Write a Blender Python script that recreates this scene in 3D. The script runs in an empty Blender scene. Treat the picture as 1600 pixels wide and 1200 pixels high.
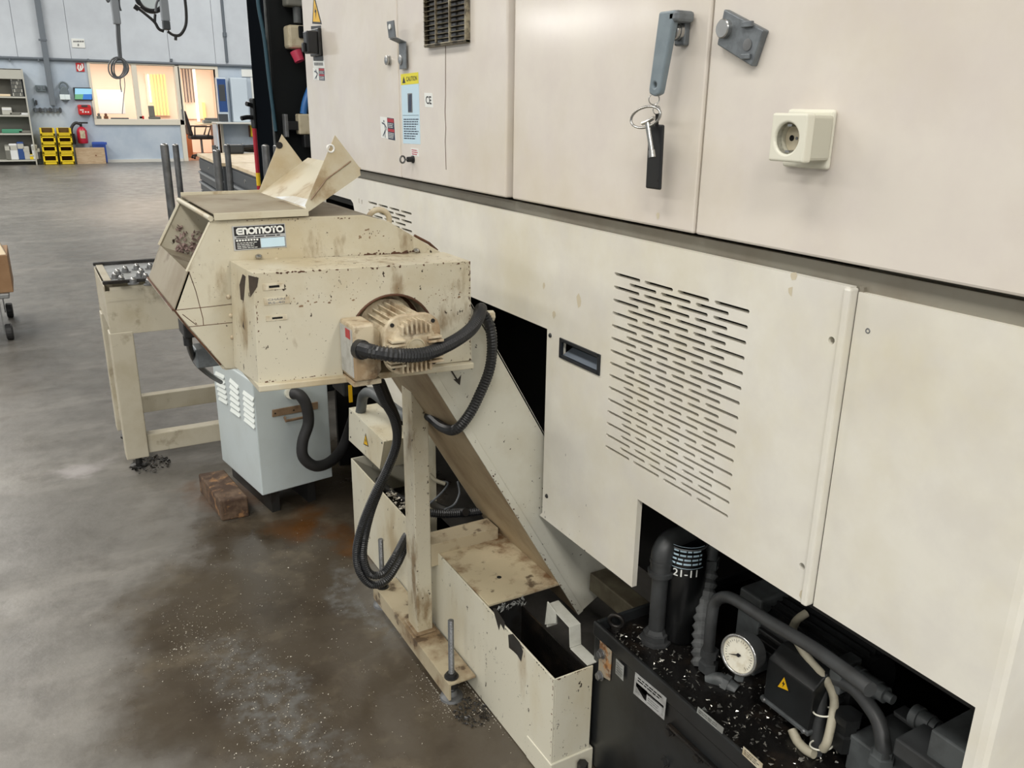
import bpy, math, random
from mathutils import Vector, Matrix
random.seed(7)
sc = bpy.context.scene
COL = sc.collection
V = Vector

# ---------------------------------------------------------------- camera
FPX, EYE = 1303.07, 1.40
YAW, PITCH, ROLL = 0.522431, 0.318829, -0.013696
fw = V((math.sin(YAW)*math.cos(PITCH), math.cos(YAW)*math.cos(PITCH), -math.sin(PITCH)))
r0 = V((math.cos(YAW), -math.sin(YAW), 0)); d0 = fw.cross(r0)
RX = math.cos(ROLL)*r0 + math.sin(ROLL)*d0
RD = -math.sin(ROLL)*r0 + math.cos(ROLL)*d0
CAMP = V((0, 0, EYE))
cd = bpy.data.cameras.new('camera'); cam = bpy.data.objects.new('camera', cd); COL.objects.link(cam)
cd.sensor_width = 36.0; cd.lens = 36.0*FPX/1600.0; cd.clip_start = .02; cd.clip_end = 200
m = Matrix.Identity(4)
for i in range(3):
    m[i][0] = RX[i]; m[i][1] = -RD[i]; m[i][2] = -fw[i]; m[i][3] = CAMP[i]
cam.matrix_world = m
sc.camera = cam

# ---------------------------------------------------------------- light, world, exposure
sc.view_settings.view_transform = 'Standard'; sc.view_settings.look = 'None'
sc.view_settings.gamma = 1.0; sc.view_settings.use_curve_mapping = False
sc.view_settings.exposure = EXPOSURE = 0.0
w = bpy.data.worlds.new('hall_air'); sc.world = w; w.use_nodes = True
w.node_tree.nodes['Background'].inputs[0].default_value = (.80, .88, 1.0, 1)
w.node_tree.nodes['Background'].inputs[1].default_value = .2
try:
    sc.cycles.max_bounces = 8; sc.cycles.diffuse_bounces = 4; sc.cycles.glossy_bounces = 4
    sc.cycles.transparent_max_bounces = 8; sc.cycles.sample_clamp_indirect = 6
    sc.cycles.use_denoising = True
except Exception:
    pass

def lamp(name, loc, size, power, target=None, color=(1, .97, .92)):
    l = bpy.data.lights.new(name, 'AREA'); l.shape = 'RECTANGLE'
    l.size, l.size_y = size; l.energy = power; l.color = color
    o = bpy.data.objects.new(name, l); COL.objects.link(o); o.location = loc
    if target is None:
        target = (loc[0], loc[1], 0)
    o.rotation_euler = (V(target)-V(loc)).to_track_quat('-Z', 'Y').to_euler()
    return o
for X in (-8.5, -2.6):
    for Y in (-11, -5, 1, 7, 13, 19):
        lamp('ceiling_lamp', (X, Y, 6.3), (1.2, 3.6), 360 if Y < 0 else 300 if Y > 12 else 185)
for Y in (-11, -5):
    lamp('ceiling_lamp', (3.2, Y, 6.3), (1.2, 3.6), 330)
for Y in (13, 19):
    lamp('ceiling_lamp', (5.0, Y, 6.3), (1.2, 3.6), 300)
for k, p in enumerate(((-10.6, 20, 3.56), (-12.0, 20, 3.75), (-13.9, 20, 4.0))):
    lamp('wall_lamp', p, (.80, .26), 22, (.94, 1.3, 1.6))

# ---------------------------------------------------------------- measuring the place: where a line of sight meets x / y / z = const
def ray(u, v):
    return RX*((u-800)/FPX) + RD*((v-600)/FPX) + fw
def AX(u, v, x):
    d = ray(u, v); return CAMP + d*((x-CAMP.x)/d.x)
def AY(u, v, y):
    d = ray(u, v); return CAMP + d*((y-CAMP.y)/d.y)
def AZ(u, v, z):
    d = ray(u, v); return CAMP + d*((z-CAMP.z)/d.z)

# ---------------------------------------------------------------- materials
def lin(c):
    out = []
    for x in c[:3]:
        x /= 255.0
        out.append(x/12.92 if x <= .04045 else ((x+.055)/1.055)**2.4)
    return (*out, 1)
def mat(name, col, rough=.5, metal=0.0, dirt=None, chips=None, bump=None, spec=.5, emit=None, wave=None):
    """dirt = (colour, amount, scale, lo, hi, stretch); chips = (colour, threshold, scale)"""
    m = bpy.data.materials.new(name); m.use_nodes = True
    nt = m.node_tree; N = nt.nodes; L = nt.links
    b = N['Principled BSDF']
    b.inputs['Base Color'].default_value = lin(col)
    b.inputs['Roughness'].default_value = rough
    b.inputs['Metallic'].default_value = metal
    b.inputs['Specular IOR Level'].default_value = spec
    if emit:
        b.inputs['Emission Color'].default_value = lin(emit[0]); b.inputs['Emission Strength'].default_value = emit[1]
    if dirt or chips or bump or wave:
        tc = N.new('ShaderNodeTexCoord')
        cur = None
        def mix(fac, a, c):
            mx = N.new('ShaderNodeMix'); mx.data_type = 'RGBA'
            L.new(fac, mx.inputs[0])
            if a is None: mx.inputs[6].default_value = lin(col)
            else: L.new(a, mx.inputs[6])
            mx.inputs[7].default_value = lin(c)
            return mx.outputs[2]
        def noise(scale, detail, stretch=(1, 1, 1), rg=.6):
            mp = N.new('ShaderNodeMapping'); mp.inputs['Scale'].default_value = stretch
            L.new(tc.outputs['Object'], mp.inputs[0])
            n = N.new('ShaderNodeTexNoise'); n.inputs['Scale'].default_value = scale
            n.inputs['Detail'].default_value = detail; n.inputs['Roughness'].default_value = rg
            L.new(mp.outputs[0], n.inputs['Vector']); return n.outputs['Fac']
        def ramp(src, lo, hi, a=0., c=1.):
            r = N.new('ShaderNodeMapRange'); r.inputs[1].default_value = lo; r.inputs[2].default_value = hi
            r.inputs[3].default_value = a; r.inputs[4].default_value = c
            L.new(src, r.inputs[0]); return r.outputs[0]
        for d in (dirt if isinstance(dirt, list) else [dirt] if dirt else []):
            cur = mix(ramp(noise(d[2], 6, d[5] if len(d) > 5 else (1, 1, 1)), d[3]-.03, d[4]-.07, 0, d[1]), cur, d[0])
        for c in (chips if isinstance(chips, list) else [chips] if chips else []):
            cur = mix(ramp(noise(c[2], 4, c[3] if len(c) > 3 else (1, 1, 1), .7), c[1]-.045, c[1]-.025), cur, c[0])
        if cur is not None: L.new(cur, b.inputs['Base Color'])
        if bump:
            bp = N.new('ShaderNodeBump'); bp.inputs['Strength'].default_value = bump[0]; bp.inputs['Distance'].default_value = .002
            L.new(noise(bump[1], 5), bp.inputs['Height']); L.new(bp.outputs[0], b.inputs['Normal'])
    return m
MT = {}
def T(k, *a, **kw):
    MT[k] = mat(k, *a, **kw); return MT[k]
# machine
T('machine_cream', (224, 217, 207), .15, dirt=[((205, 194, 172), .45, 3.2, .48, .75), ((214, 205, 199), .5, 7, .45, .7)], spec=.5)
T('panel_cream', (228, 225, 214), .36, dirt=[((203, 194, 166), .55, 3.0, .5, .78), ((210, 206, 200), .4, 9, .45, .7)],
  chips=((60, 52, 40), .80, 22))
T('vent_paint', (168, 160, 136), .5, dirt=[((96, 84, 66), .8, 20, .42, .62), ((40, 36, 30), .7, 50, .52, .66)])
T('smudge', (206, 196, 172), .4)
T('rail_grey', (134, 130, 118), .42, dirt=((108, 96, 80), .5, 6, .5, .75))
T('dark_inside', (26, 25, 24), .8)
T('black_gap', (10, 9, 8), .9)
# conveyor
T('conveyor_paint', (199, 193, 173), .46, dirt=[((176, 160, 124), .6, 5, .48, .72), ((122, 98, 64), .8, 12, .60, .74, (1, 1, .4))],
  chips=[((52, 38, 26), .70, 75, (1, 1, .55)), ((58, 42, 30), .72, 170)], bump=(.15, 60))
T('conveyor_top', (152, 143, 124), .55, dirt=[((122, 108, 84), .7, 6, .45, .7), ((86, 66, 48), .7, 14, .6, .74)], bump=(.2, 40))
T('duct_paint', (208, 206, 192), .4, dirt=[((176, 166, 140), .5, 4, .5, .75)], chips=((45, 38, 30), .715, 80), bump=(.1, 50))
T('duct_under_shaded', (170, 152, 122), .5, dirt=[((120, 94, 64), .6, 6, .48, .72)], chips=((45, 34, 26), .77, 24))  # dimmer copy of the duct paint: underside shade is in the colour, plus dirt
T('tank_paint', (212, 208, 190), .42, dirt=[((190, 174, 134), .6, 4, .48, .75, (1, 1, .5)), ((150, 124, 82), .5, 9, .62, .78, (1, 1, .35))],
  chips=[((48, 40, 30), .70, 60, (1, 1, .5)), ((58, 42, 30), .73, 160)], bump=(.12, 50))
T('tank_lid', (196, 184, 154), .40, dirt=[((112, 76, 42), .9, 9, .50, .66), ((204, 190, 160), .7, 12, .55, .7), ((62, 40, 24), .8, 16, .62, .72)], bump=(.2, 40))
T('base_channel', (176, 164, 138), .5, dirt=[((118, 92, 62), .8, 9, .48, .68), ((60, 44, 30), .7, 18, .6, .7)], bump=(.3, 40))
T('bare_dark_metal', (62, 62, 62), .35, .6, dirt=((40, 34, 28), .8, 12, .5, .7))
T('oil', (30, 16, 10), .06, 0, spec=.6)
T('motor_cream', (200, 188, 162), .45, dirt=[((134, 104, 68), .75, 14, .48, .68), ((96, 70, 44), .6, 34, .6, .72)], bump=(.2, 60))
T('rust_rim', (92, 60, 40), .7, dirt=((56, 36, 26), .7, 20, .45, .7))
T('tray_paint', (194, 187, 165), .45, dirt=[((168, 146, 106), .6, 8, .5, .72), ((132, 106, 70), .6, 16, .6, .75)], bump=(.1, 40))
T('tray_white', (232, 236, 238), .25, dirt=((196, 186, 160), .6, 9, .5, .7))
T('table_paint', (188, 181, 162), .48, dirt=[((160, 148, 120), .5, 6, .5, .75), ((120, 106, 82), .5, 16, .62, .78)], chips=((66, 56, 44), .78, 40))
T('zinc_sheet', (206, 208, 208), .34, .55, dirt=((160, 160, 156), .6, 14, .45, .7))
T('steel', (178, 178, 176), .25, .9)
T('steel_rod', (130, 131, 132), .36, .75, dirt=((82, 82, 82), .6, 16, .45, .7))
T('dull_steel', (132, 134, 136), .42, .7, dirt=((98, 96, 92), .6, 20, .45, .7))
T('zinc_grey', (122, 128, 132), .45, .45, dirt=((98, 102, 106), .6, 60, .45, .65))
T('galvanised', (150, 156, 158), .4, .5, dirt=((120, 122, 120), .6, 20, .45, .7))
T('blue_grey_plastic', (124, 137, 144), .42, dirt=((104, 116, 124), .5, 30, .45, .7))
T('rusty_steel', (104, 84, 66), .8, dirt=[((64, 46, 34), .9, 14, .42, .62), ((150, 112, 74), .8, 24, .58, .72)], bump=(.6, 40))
T('rust_orange', (166, 120, 74), .6, dirt=[((150, 142, 124), .9, 40, .45, .58), ((90, 52, 24), .8, 60, .55, .68)], bump=(.3, 60))
T('chiller_blue', (196, 206, 208), .36, dirt=((178, 186, 184), .5, 4, .45, .72), chips=((70, 64, 54), .83, 30))
T('chiller_white', (226, 232, 228), .35)
T('bracket_pale', (200, 200, 190), .42, dirt=((168, 166, 154), .6, 20, .45, .7))
T('flake_dark', (66, 56, 46), .6, dirt=((44, 36, 30), .7, 40, .45, .65))
T('beam_shaded_paint', (104, 98, 80), .6, dirt=((66, 58, 44), .8, 9, .45, .68))  # dirty cream beam; the shade beneath the panel is put into this dark colour
T('crust', (150, 128, 122), .8, dirt=((110, 92, 84), .7, 30, .45, .65))
T('bracket_brown', (142, 118, 92), .5, dirt=((104, 80, 60), .7, 30, .45, .7))
# black things
T('black_hose', (30, 30, 31), .38, bump=(.1, 80))
T('conduit_black', (34, 35, 37), .35)
T('rubber_dark', (42, 42, 43), .55)
T('black_paint', (36, 38, 39), .32, dirt=((22, 21, 20), .7, 9, .45, .7), bump=(.12, 30))
T('black_greasy', (20, 19, 18), .22, dirt=[((40, 34, 28), .6, 18, .55, .72)], bump=(.5, 60))
T('pipe_black', (62, 64, 65), .42, dirt=((46, 46, 46), .7, 14, .45, .7))
T('ribbed_grey', (104, 106, 106), .42, dirt=((52, 52, 52), .7, 20, .45, .7))
T('hydraulic_grey', (88, 92, 93), .45, dirt=((56, 58, 58), .7, 16, .45, .7))
T('filter_black', (14, 15, 16), .3)
T('plastic_black', (26, 27, 29), .4)
T('frame_black', (30, 33, 38), .4)
T('recess_grey', (104, 112, 122), .4)
T('beige_cable', (176, 170, 150), .5, dirt=((140, 132, 112), .6, 20, .45, .7))
T('chip_metal', (200, 198, 190), .2, .9)
T('chip_pale', (186, 180, 166), .4, .2)
# prints
T('print_white', (232, 234, 230), .4); T('print_black', (28, 27, 30), .45); T('print_yellow', (226, 214, 40), .4)
T('warning_yellow', (232, 182, 28), .4); T('print_paleblue', (198, 224, 238), .35); T('print_red', (170, 34, 48), .45)
T('print_blue', (40, 52, 74), .45); T('print_grey', (120, 122, 122), .5); T('plate_silver', (196, 198, 198), .32, .4, dirt=((150, 150, 146), .6, 30, .5, .7))
T('plate_pale', (206, 198, 176), .4, dirt=((160, 140, 106), .6, 40, .5, .7)); T('dial_white', (226, 222, 206), .5, dirt=((196, 186, 160), .6, 60, .5, .7))
T('ivory_plastic', (226, 224, 208), .32); T('socket_grey', (196, 194, 178), .4); T('socket_inner', (206, 196, 172), .4)
T('arrow_ink', (46, 40, 34), .5); T('label_grey', (150, 152, 148), .5, dirt=((110, 110, 106), .6, 60, .5, .65))
# background
T('wall_upper', (200, 207, 214), .55, dirt=((184, 190, 198), .5, 2, .4, .7)); T('wall_lower', (186, 198, 210), .6, dirt=((160, 176, 194), .6, 1.5, .45, .7))
T('wall_white', (220, 222, 222), .6); T('ceiling_white', (215, 216, 214), .8); T('wall_dim', (176, 182, 188), .7)
T('skirting', (206, 206, 200), .6); T('frame_cream', (222, 216, 200), .5); T('pipe_grey', (98, 106, 114), .5)
T('trunk_grey', (108, 116, 124), .5); T('office_peach', (250, 230, 208), .7); T('office_floor', (150, 96, 66), .6)
T('curtain_yellow', (252, 222, 140), .7, emit=((252, 214, 130), .5)); T('blind_dark', (78, 60, 66), .7); T('daylight', (255, 246, 236), .5, emit=((255, 246, 236), 1.0))
T('wood_orange', (216, 132, 84), .5); T('wood_brown', (120, 76, 48), .5); T('chair_black', (38, 34, 34), .7)
T('shelf_grey', (182, 182, 172), .5); T('shelf_dark', (112, 112, 104), .6); T('yellow_plastic', (230, 200, 30), .4)
T('bin_inside', (88, 66, 20), .6); T('red_paint', (196, 38, 40), .4); T('extinguisher_red', (186, 36, 62), .35); T('ply_wood', (190, 168, 138), .6, dirt=((160, 132, 100), .6, 6, .45, .7, (1, 1, 5)))
T('blue_plastic', (52, 84, 170), .4); T('cabinet_blue', (198, 211, 222), .45); T('cabinet_dark_blue', (36, 72, 130), .5)
T('grey_thing', (104, 116, 122), .5); T('screen_sky', (150, 204, 232), .3, emit=((150, 204, 232), .35)); T('screen_green', (110, 170, 130), .3, emit=((110, 170, 130), .3)); T('screen_blue', (60, 120, 200), .3, emit=((60, 120, 200), .3))
T('chest_grey', (66, 70, 74), .4); T('chest_handle', (150, 154, 158), .35, .4); T('bench_wood', (222, 204, 172), .5, dirt=((196, 172, 136), .6, 5, .45, .7, (4, 1, 1)))
T('column_black', (20, 23, 24), .5, dirt=((14, 16, 17), .7, 3, .45, .7), spec=.15); T('column_dark', (16, 19, 23), .9, spec=0)
T('beige_plug', (196, 186, 160), .5, dirt=((150, 134, 104), .6, 20, .5, .7)); T('hose_blue', (50, 110, 176), .4); T('hose_teal', (40, 74, 88), .5)
T('pink_red', (190, 56, 84), .45); T('post_red', (176, 32, 52), .45); T('post_yellow', (236, 196, 40), .45)
T('cardboard', (158, 124, 90), .75, dirt=((138, 104, 72), .6, 7, .45, .7)); T('cardboard_light', (222, 204, 174), .75); T('cart_metal', (150, 152, 152), .4, .5)
T('cord_grey', (100, 104, 108), .5); T('bar_grey', (152, 158, 164), .5); T('disc_white', (226, 238, 240), .3); T('green_thing', (70, 140, 110), .6)
def glassmat():
    m = bpy.data.materials.new('window_glass'); m.use_nodes = True; nt = m.node_tree; nt.nodes.clear()
    o = nt.nodes.new('ShaderNodeOutputMaterial'); t = nt.nodes.new('ShaderNodeBsdfTransparent'); g = nt.nodes.new('ShaderNodeBsdfGlossy')
    g.inputs['Roughness'].default_value = .05; x = nt.nodes.new('ShaderNodeMixShader'); x.inputs[0].default_value = .06
    nt.links.new(t.outputs[0], x.inputs[1]); nt.links.new(g.outputs[0], x.inputs[2]); nt.links.new(x.outputs[0], o.inputs[0])
    MT['window_glass'] = m
glassmat()

def floormat():
    m = bpy.data.materials.new('concrete_floor'); m.use_nodes = True
    nt = m.node_tree; N = nt.nodes; L = nt.links; b = N['Principled BSDF']
    tc = N.new('ShaderNodeTexCoord')
    def noise(scale, detail=6, stretch=(1, 1, 1), rg=.6, seed=(0, 0, 0)):
        mp = N.new('ShaderNodeMapping'); mp.inputs['Scale'].default_value = stretch; mp.inputs['Location'].default_value = seed
        L.new(tc.outputs['Object'], mp.inputs[0])
        n = N.new('ShaderNodeTexNoise'); n.inputs['Scale'].default_value = scale; n.inputs['Detail'].default_value = detail
        n.inputs['Roughness'].default_value = rg; L.new(mp.outputs[0], n.inputs['Vector']); return n
    def rng(src, lo, hi, a=0., c=1., smooth=False):
        r = N.new('ShaderNodeMapRange'); r.inputs[1].default_value = lo; r.inputs[2].default_value = hi
        r.inputs[3].default_value = a; r.inputs[4].default_value = c
        if smooth: r.interpolation_type = 'SMOOTHSTEP'
        L.new(src, r.inputs[0]); return r.outputs[0]
    def math_(op, a, c):
        n = N.new('ShaderNodeMath'); n.operation = op
        for i, q in enumerate((a, c)):
            if isinstance(q, (int, float)): n.inputs[i].default_value = q
            else: L.new(q, n.inputs[i])
        return n.outputs[0]
    def mix(fac, a, c):
        mx = N.new('ShaderNodeMix'); mx.data_type = 'RGBA'; L.new(fac, mx.inputs[0])
        for i, q in ((6, a), (7, c)):
            if isinstance(q, tuple): mx.inputs[i].default_value = lin(q)
            else: L.new(q, mx.inputs[i])
        return mx.outputs[2]
    # distorted position for stain outlines
    n0 = noise(2.6, 5)
    vm = N.new('ShaderNodeVectorMath'); vm.operation = 'MULTIPLY_ADD'
    L.new(n0.outputs['Color'], vm.inputs[0]); vm.inputs[1].default_value = (.55, .55, 0); L.new(tc.outputs['Object'], vm.inputs[2])
    def blob(cx, cy, rx, ry, rot=0, inner=.55):
        mp = N.new('ShaderNodeMapping'); mp.vector_type = 'TEXTURE'
        mp.inputs['Location'].default_value = (cx+.27, cy+.27, 0); mp.inputs['Rotation'].default_value = (0, 0, rot)
        mp.inputs['Scale'].default_value = (rx, ry, 1000)
        L.new(vm.outputs[0], mp.inputs[0])
        ln = N.new('ShaderNodeVectorMath'); ln.operation = 'LENGTH'; L.new(mp.outputs[0], ln.inputs[0])
        return rng(ln.outputs['Value'], inner, 1.0, 1., 0., True)
    c = mix(rng(noise(.9, 6, (1, .35, 1)).outputs['Fac'], .38, .66), (119, 116, 110), (95, 92, 87))
    c = mix(rng(noise(2.2, 7, (.35, 1.3, 1), .65, (3, 1, 0)).outputs['Fac'], .5, .68, 0, .6), c, (142, 138, 131))
    c = mix(rng(noise(9, 8, (1, 1, 1), .7).outputs['Fac'], .45, .68, 0, .6), c, (80, 76, 70))
    wet = math_('MAXIMUM', blob(.38, 2.05, .46, .66, -.25), blob(.60, 1.42, .50, .66, 0))
    wet = math_('MAXIMUM', wet, blob(.60, 2.55, .36, .42, .3))
    wet = math_('MAXIMUM', wet, blob(.9, 2.9, .5, .6, 0))
    c = mix(math_('MULTIPLY', wet, .88), c, (67, 58, 45))
    c = mix(math_('MULTIPLY', wet, rng(noise(6, 7, seed=(5, 2, 0)).outputs['Fac'], .52, .7, 0, .75)), c, (106, 97, 82))
    c = mix(math_('MULTIPLY', wet, rng(noise(4, 6, seed=(1, 7, 0)).outputs['Fac'], .5, .68, 0, .7)), c, (52, 44, 35))
    rust = math_('MAXIMUM', blob(.66, 2.66, .17, .15, .2, .3), blob(.44, 3.02, .13, .2, 0, .3))
    rust = math_('MAXIMUM', rust, blob(.80, 2.45, .10, .2, 0, .3))
    c = mix(math_('MULTIPLY', rust, rng(noise(7, 5).outputs['Fac'], .35, .6, .35, .95)), c, (88, 56, 24))
    grey = math_('MAXIMUM', blob(.36, 1.75, .13, .42, .25, .3), blob(.68, 2.1, .08, .3, .1, .3))
    c = mix(math_('MULTIPLY', grey, rng(noise(30, 6).outputs['Fac'], .42, .62, .1, .8)), c, (104, 104, 102))
    # worn pale patches and dark tyre smears farther out
    c = mix(math_('MULTIPLY', blob(.05, 3.55, .16, .10, .2, .2), .6), c, (178, 172, 172))
    c = mix(math_('MULTIPLY', blob(-.1, 5.0, .5, .10, 1.2, .2), .35), c, (96, 94, 92))
    # far strip: warmer swept concrete
    c = mix(math_('MULTIPLY', blob(2.2, 12.5, 2.4, 3.2, 0, .3), .55), c, (168, 156, 142))
    L.new(c, b.inputs['Base Color'])
    ro = math_('SUBTRACT', rng(noise(5, 6).outputs['Fac'], .35, .7, .30, .52), math_('MULTIPLY', wet, .2))
    L.new(ro, b.inputs['Roughness'])
    bp = N.new('ShaderNodeBump'); bp.inputs['Strength'].default_value = .25; bp.inputs['Distance'].default_value = .003
    L.new(noise(35, 6).outputs['Fac'], bp.inputs['Height']); L.new(bp.outputs[0], b.inputs['Normal'])
    MT['concrete_floor'] = m
floormat()

# ---------------------------------------------------------------- mesh building
WL = {}
def smoothpath(pts, step):
    P = [V(p) for p in pts]
    if len(P) == 2: return P
    out = []
    Q = [P[0]*2-P[1]] + P + [P[-1]*2-P[-2]]
    for i in range(1, len(Q)-2):
        a, b, c, d = Q[i-1:i+3]
        n = max(2, int(math.ceil((c-b).length/step)))
        for k in range(n):
            t = k/n
            out.append(.5*((2*b)+(c-a)*t+(2*a-5*b+4*c-d)*t*t+(3*b-a-3*c+d)*t**3))
    out.append(P[-1]); return out
def frame_of(d):
    d = d.normalized(); a = V((0, 0, 1)) if abs(d.z) < .9 else V((1, 0, 0))
    x = d.cross(a).normalized(); return x, x.cross(d).normalized()
class MB:
    def __init__(s): s.v = []; s.f = []; s.mi = []; s.cur = 0
    def add(s, vs, fs):
        n = len(s.v); s.v += [V(p) for p in vs]
        for f in fs: s.f.append([i+n for i in f]); s.mi.append(s.cur)
        return s
    def hexa(s, p):  # p[0..3] one face, p[4..7] opposite face, same order
        return s.add(p, [(0, 1, 2, 3), (7, 6, 5, 4), (0, 4, 5, 1), (1, 5, 6, 2), (2, 6, 7, 3), (3, 7, 4, 0)])
    def box(s, a, b):
        x0, x1 = sorted((a[0], b[0])); y0, y1 = sorted((a[1], b[1])); z0, z1 = sorted((a[2], b[2]))
        return s.hexa([(x0, y0, z0), (x0, y1, z0), (x1, y1, z0), (x1, y0, z0), (x0, y0, z1), (x0, y1, z1), (x1, y1, z1), (x1, y0, z1)])
    def prism(s, poly, off):
        n = len(poly); off = V(off); a = [V(p) for p in poly]; b = [p+off for p in a]
        return s.add(a+b, [tuple(range(n)), tuple(range(2*n-1, n-1, -1))]+[(i, i+n, (i+1) % n+n, (i+1) % n) for i in range(n)])
    def tube(s, path, r, n=10, closed=False, rf=None, caps=True):
        P = [V(p) for p in path]; L = len(P); rings = []
        x = None
        for i in range(L):
            t = (P[(i+1) % L]-P[i-1]) if closed else (P[min(i+1, L-1)]-P[max(i-1, 0)])
            t.normalize()
            if x is None: x = frame_of(t)[0]
            else: x = (x-t*x.dot(t)).normalized()
            y = t.cross(x); rr = rf(i) if rf else r
            rings.append([P[i]+x*(rr*math.cos(2*math.pi*k/n))+y*(rr*math.sin(2*math.pi*k/n)) for k in range(n)])
        vs = [p for R in rings for p in R]; fs = []
        for i in range(L if closed else L-1):
            j = (i+1) % L
            for k in range(n): fs.append((i*n+k, i*n+(k+1) % n, j*n+(k+1) % n, j*n+k))
        if caps and not closed: fs += [tuple(range(n-1, -1, -1)), tuple((L-1)*n+k for k in range(n))]
        return s.add(vs, fs)
    def hose(s, pts, r, n=10, pitch=None, depth=.12, step=.012):
        if pitch:
            p = smoothpath(pts, pitch/2); return s.tube(p, r, n, rf=lambda i: r*(1 if i % 2 else 1-depth))
        return s.tube(smoothpath(pts, step), r, n)
    def cyl(s, p0, p1, r0, r1=None, n=18):
        r1 = r0 if r1 is None else r1
        return s.tube([p0, p1], r0, n, rf=lambda i: (r0, r1)[i])
    def lathe(s, o, ax, prof, n=24):
        o = V(o); ax = V(ax).normalized(); x, y = frame_of(ax); vs = []; fs = []; m = len(prof)
        for t, r in prof:
            for k in range(n):
                a = 2*math.pi*k/n; vs.append(o+ax*t+x*(r*math.cos(a))+y*(r*math.sin(a)))
        for i in range(m-1):
            for k in range(n): fs.append((i*n+k, i*n+(k+1) % n, (i+1)*n+(k+1) % n, (i+1)*n+k))
        fs += [tuple(range(n-1, -1, -1)), tuple((m-1)*n+k for k in range(n))]
        return s.add(vs, fs)
    def ring(s, o, ax, R, r, n=24, m=8, sx=1.0):
        o = V(o); x, y = frame_of(V(ax))
        return s.tube([o+x*(R*sx*math.cos(2*math.pi*k/n))+y*(R*math.sin(2*math.pi*k/n)) for k in range(n)], r, m, closed=True)
    def ball(s, o, r, n=12, m=8, sq=(1, 1, 1)):
        vs = []; fs = []
        for i in range(m+1):
            a = math.pi*i/m
            for k in range(n):
                b = 2*math.pi*k/n
                vs.append(V(o)+V((r*sq[0]*math.sin(a)*math.cos(b), r*sq[1]*math.sin(a)*math.sin(b), r*sq[2]*math.cos(a))))
        for i in range(m):
            for k in range(n): fs.append((i*n+k, (i+1)*n+k, (i+1)*n+(k+1) % n, i*n+(k+1) % n))
        return s.add(vs, fs)
    def bolt(s, p, ax, r, h, washer=True):
        p = V(p); ax = V(ax).normalized()
        if washer: s.cyl(p, p+ax*h*.25, r*1.35, n=14)
        s.cyl(p, p+ax*h, r, n=6); return s
    def build(s, name, mats, parent=None, bevel=0, smooth=0, seg=2, kind=None, label=None, loc=None):
        me = bpy.data.meshes.new(name)
        base = WL[parent] if parent is not None else V(loc or (0, 0, 0))
        me.from_pydata([tuple(p-base) for p in s.v], [], s.f)
        import bmesh
        bm = bmesh.new(); bm.from_mesh(me); bmesh.ops.recalc_face_normals(bm, faces=bm.faces); bm.to_mesh(me); bm.free()
        mats = mats if isinstance(mats, (list, tuple)) else [mats]
        for k in mats: me.materials.append(MT[k])
        if len(mats) > 1: me.polygons.foreach_set('material_index', s.mi)
        if smooth:
            me.polygons.foreach_set('use_smooth', [True]*len(me.polygons)); me.set_sharp_from_angle(angle=math.radians(smooth))
        o = bpy.data.objects.new(name, me); COL.objects.link(o)
        if parent is not None: o.parent = parent
        else: o.location = base
        WL[o] = base
        if bevel:
            b = o.modifiers.new('bevel', 'BEVEL'); b.width = bevel; b.segments = seg; b.limit_method = 'ANGLE'; b.angle_limit = math.radians(40)
        if kind: o['kind'] = kind
        if label: o['label'] = label
        return o
def tag(o, label, cat, group=None, kind=None):
    o['label'] = label; o['category'] = cat
    if group: o['group'] = group
    if kind: o['kind'] = kind
    return o
def thing(name, label, cat, loc, group=None):
    o = bpy.data.objects.new(name, None); COL.objects.link(o); o.location = loc; o.empty_display_size = .05
    WL[o] = V(loc); return tag(o, label, cat, group)
def cut(o, cutters):
    """cut holes (real geometry) with one joined cutter mesh"""
    me = bpy.data.meshes.new('cutter'); me.from_pydata([tuple(p-WL[o]) for p in cutters.v], [], cutters.f)
    import bmesh
    bm = bmesh.new(); bm.from_mesh(me); bmesh.ops.recalc_face_normals(bm, faces=bm.faces); bm.to_mesh(me); bm.free()
    c = bpy.data.objects.new('cutter', me); COL.objects.link(c)
    par = o.parent; c.parent = par
    if par is None: c.location = o.location
    md = o.modifiers.new('holes', 'BOOLEAN'); md.operation = 'DIFFERENCE'; md.object = c; md.solver = 'EXACT'
    bpy.context.view_layer.update()
    dg = bpy.context.evaluated_depsgraph_get()
    nm = bpy.data.meshes.new_from_object(o.evaluated_get(dg))
    o.modifiers.clear(); old = o.data; o.data = nm; nm.name = o.name
    bpy.data.objects.remove(c); bpy.data.meshes.remove(me)
    return o
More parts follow.
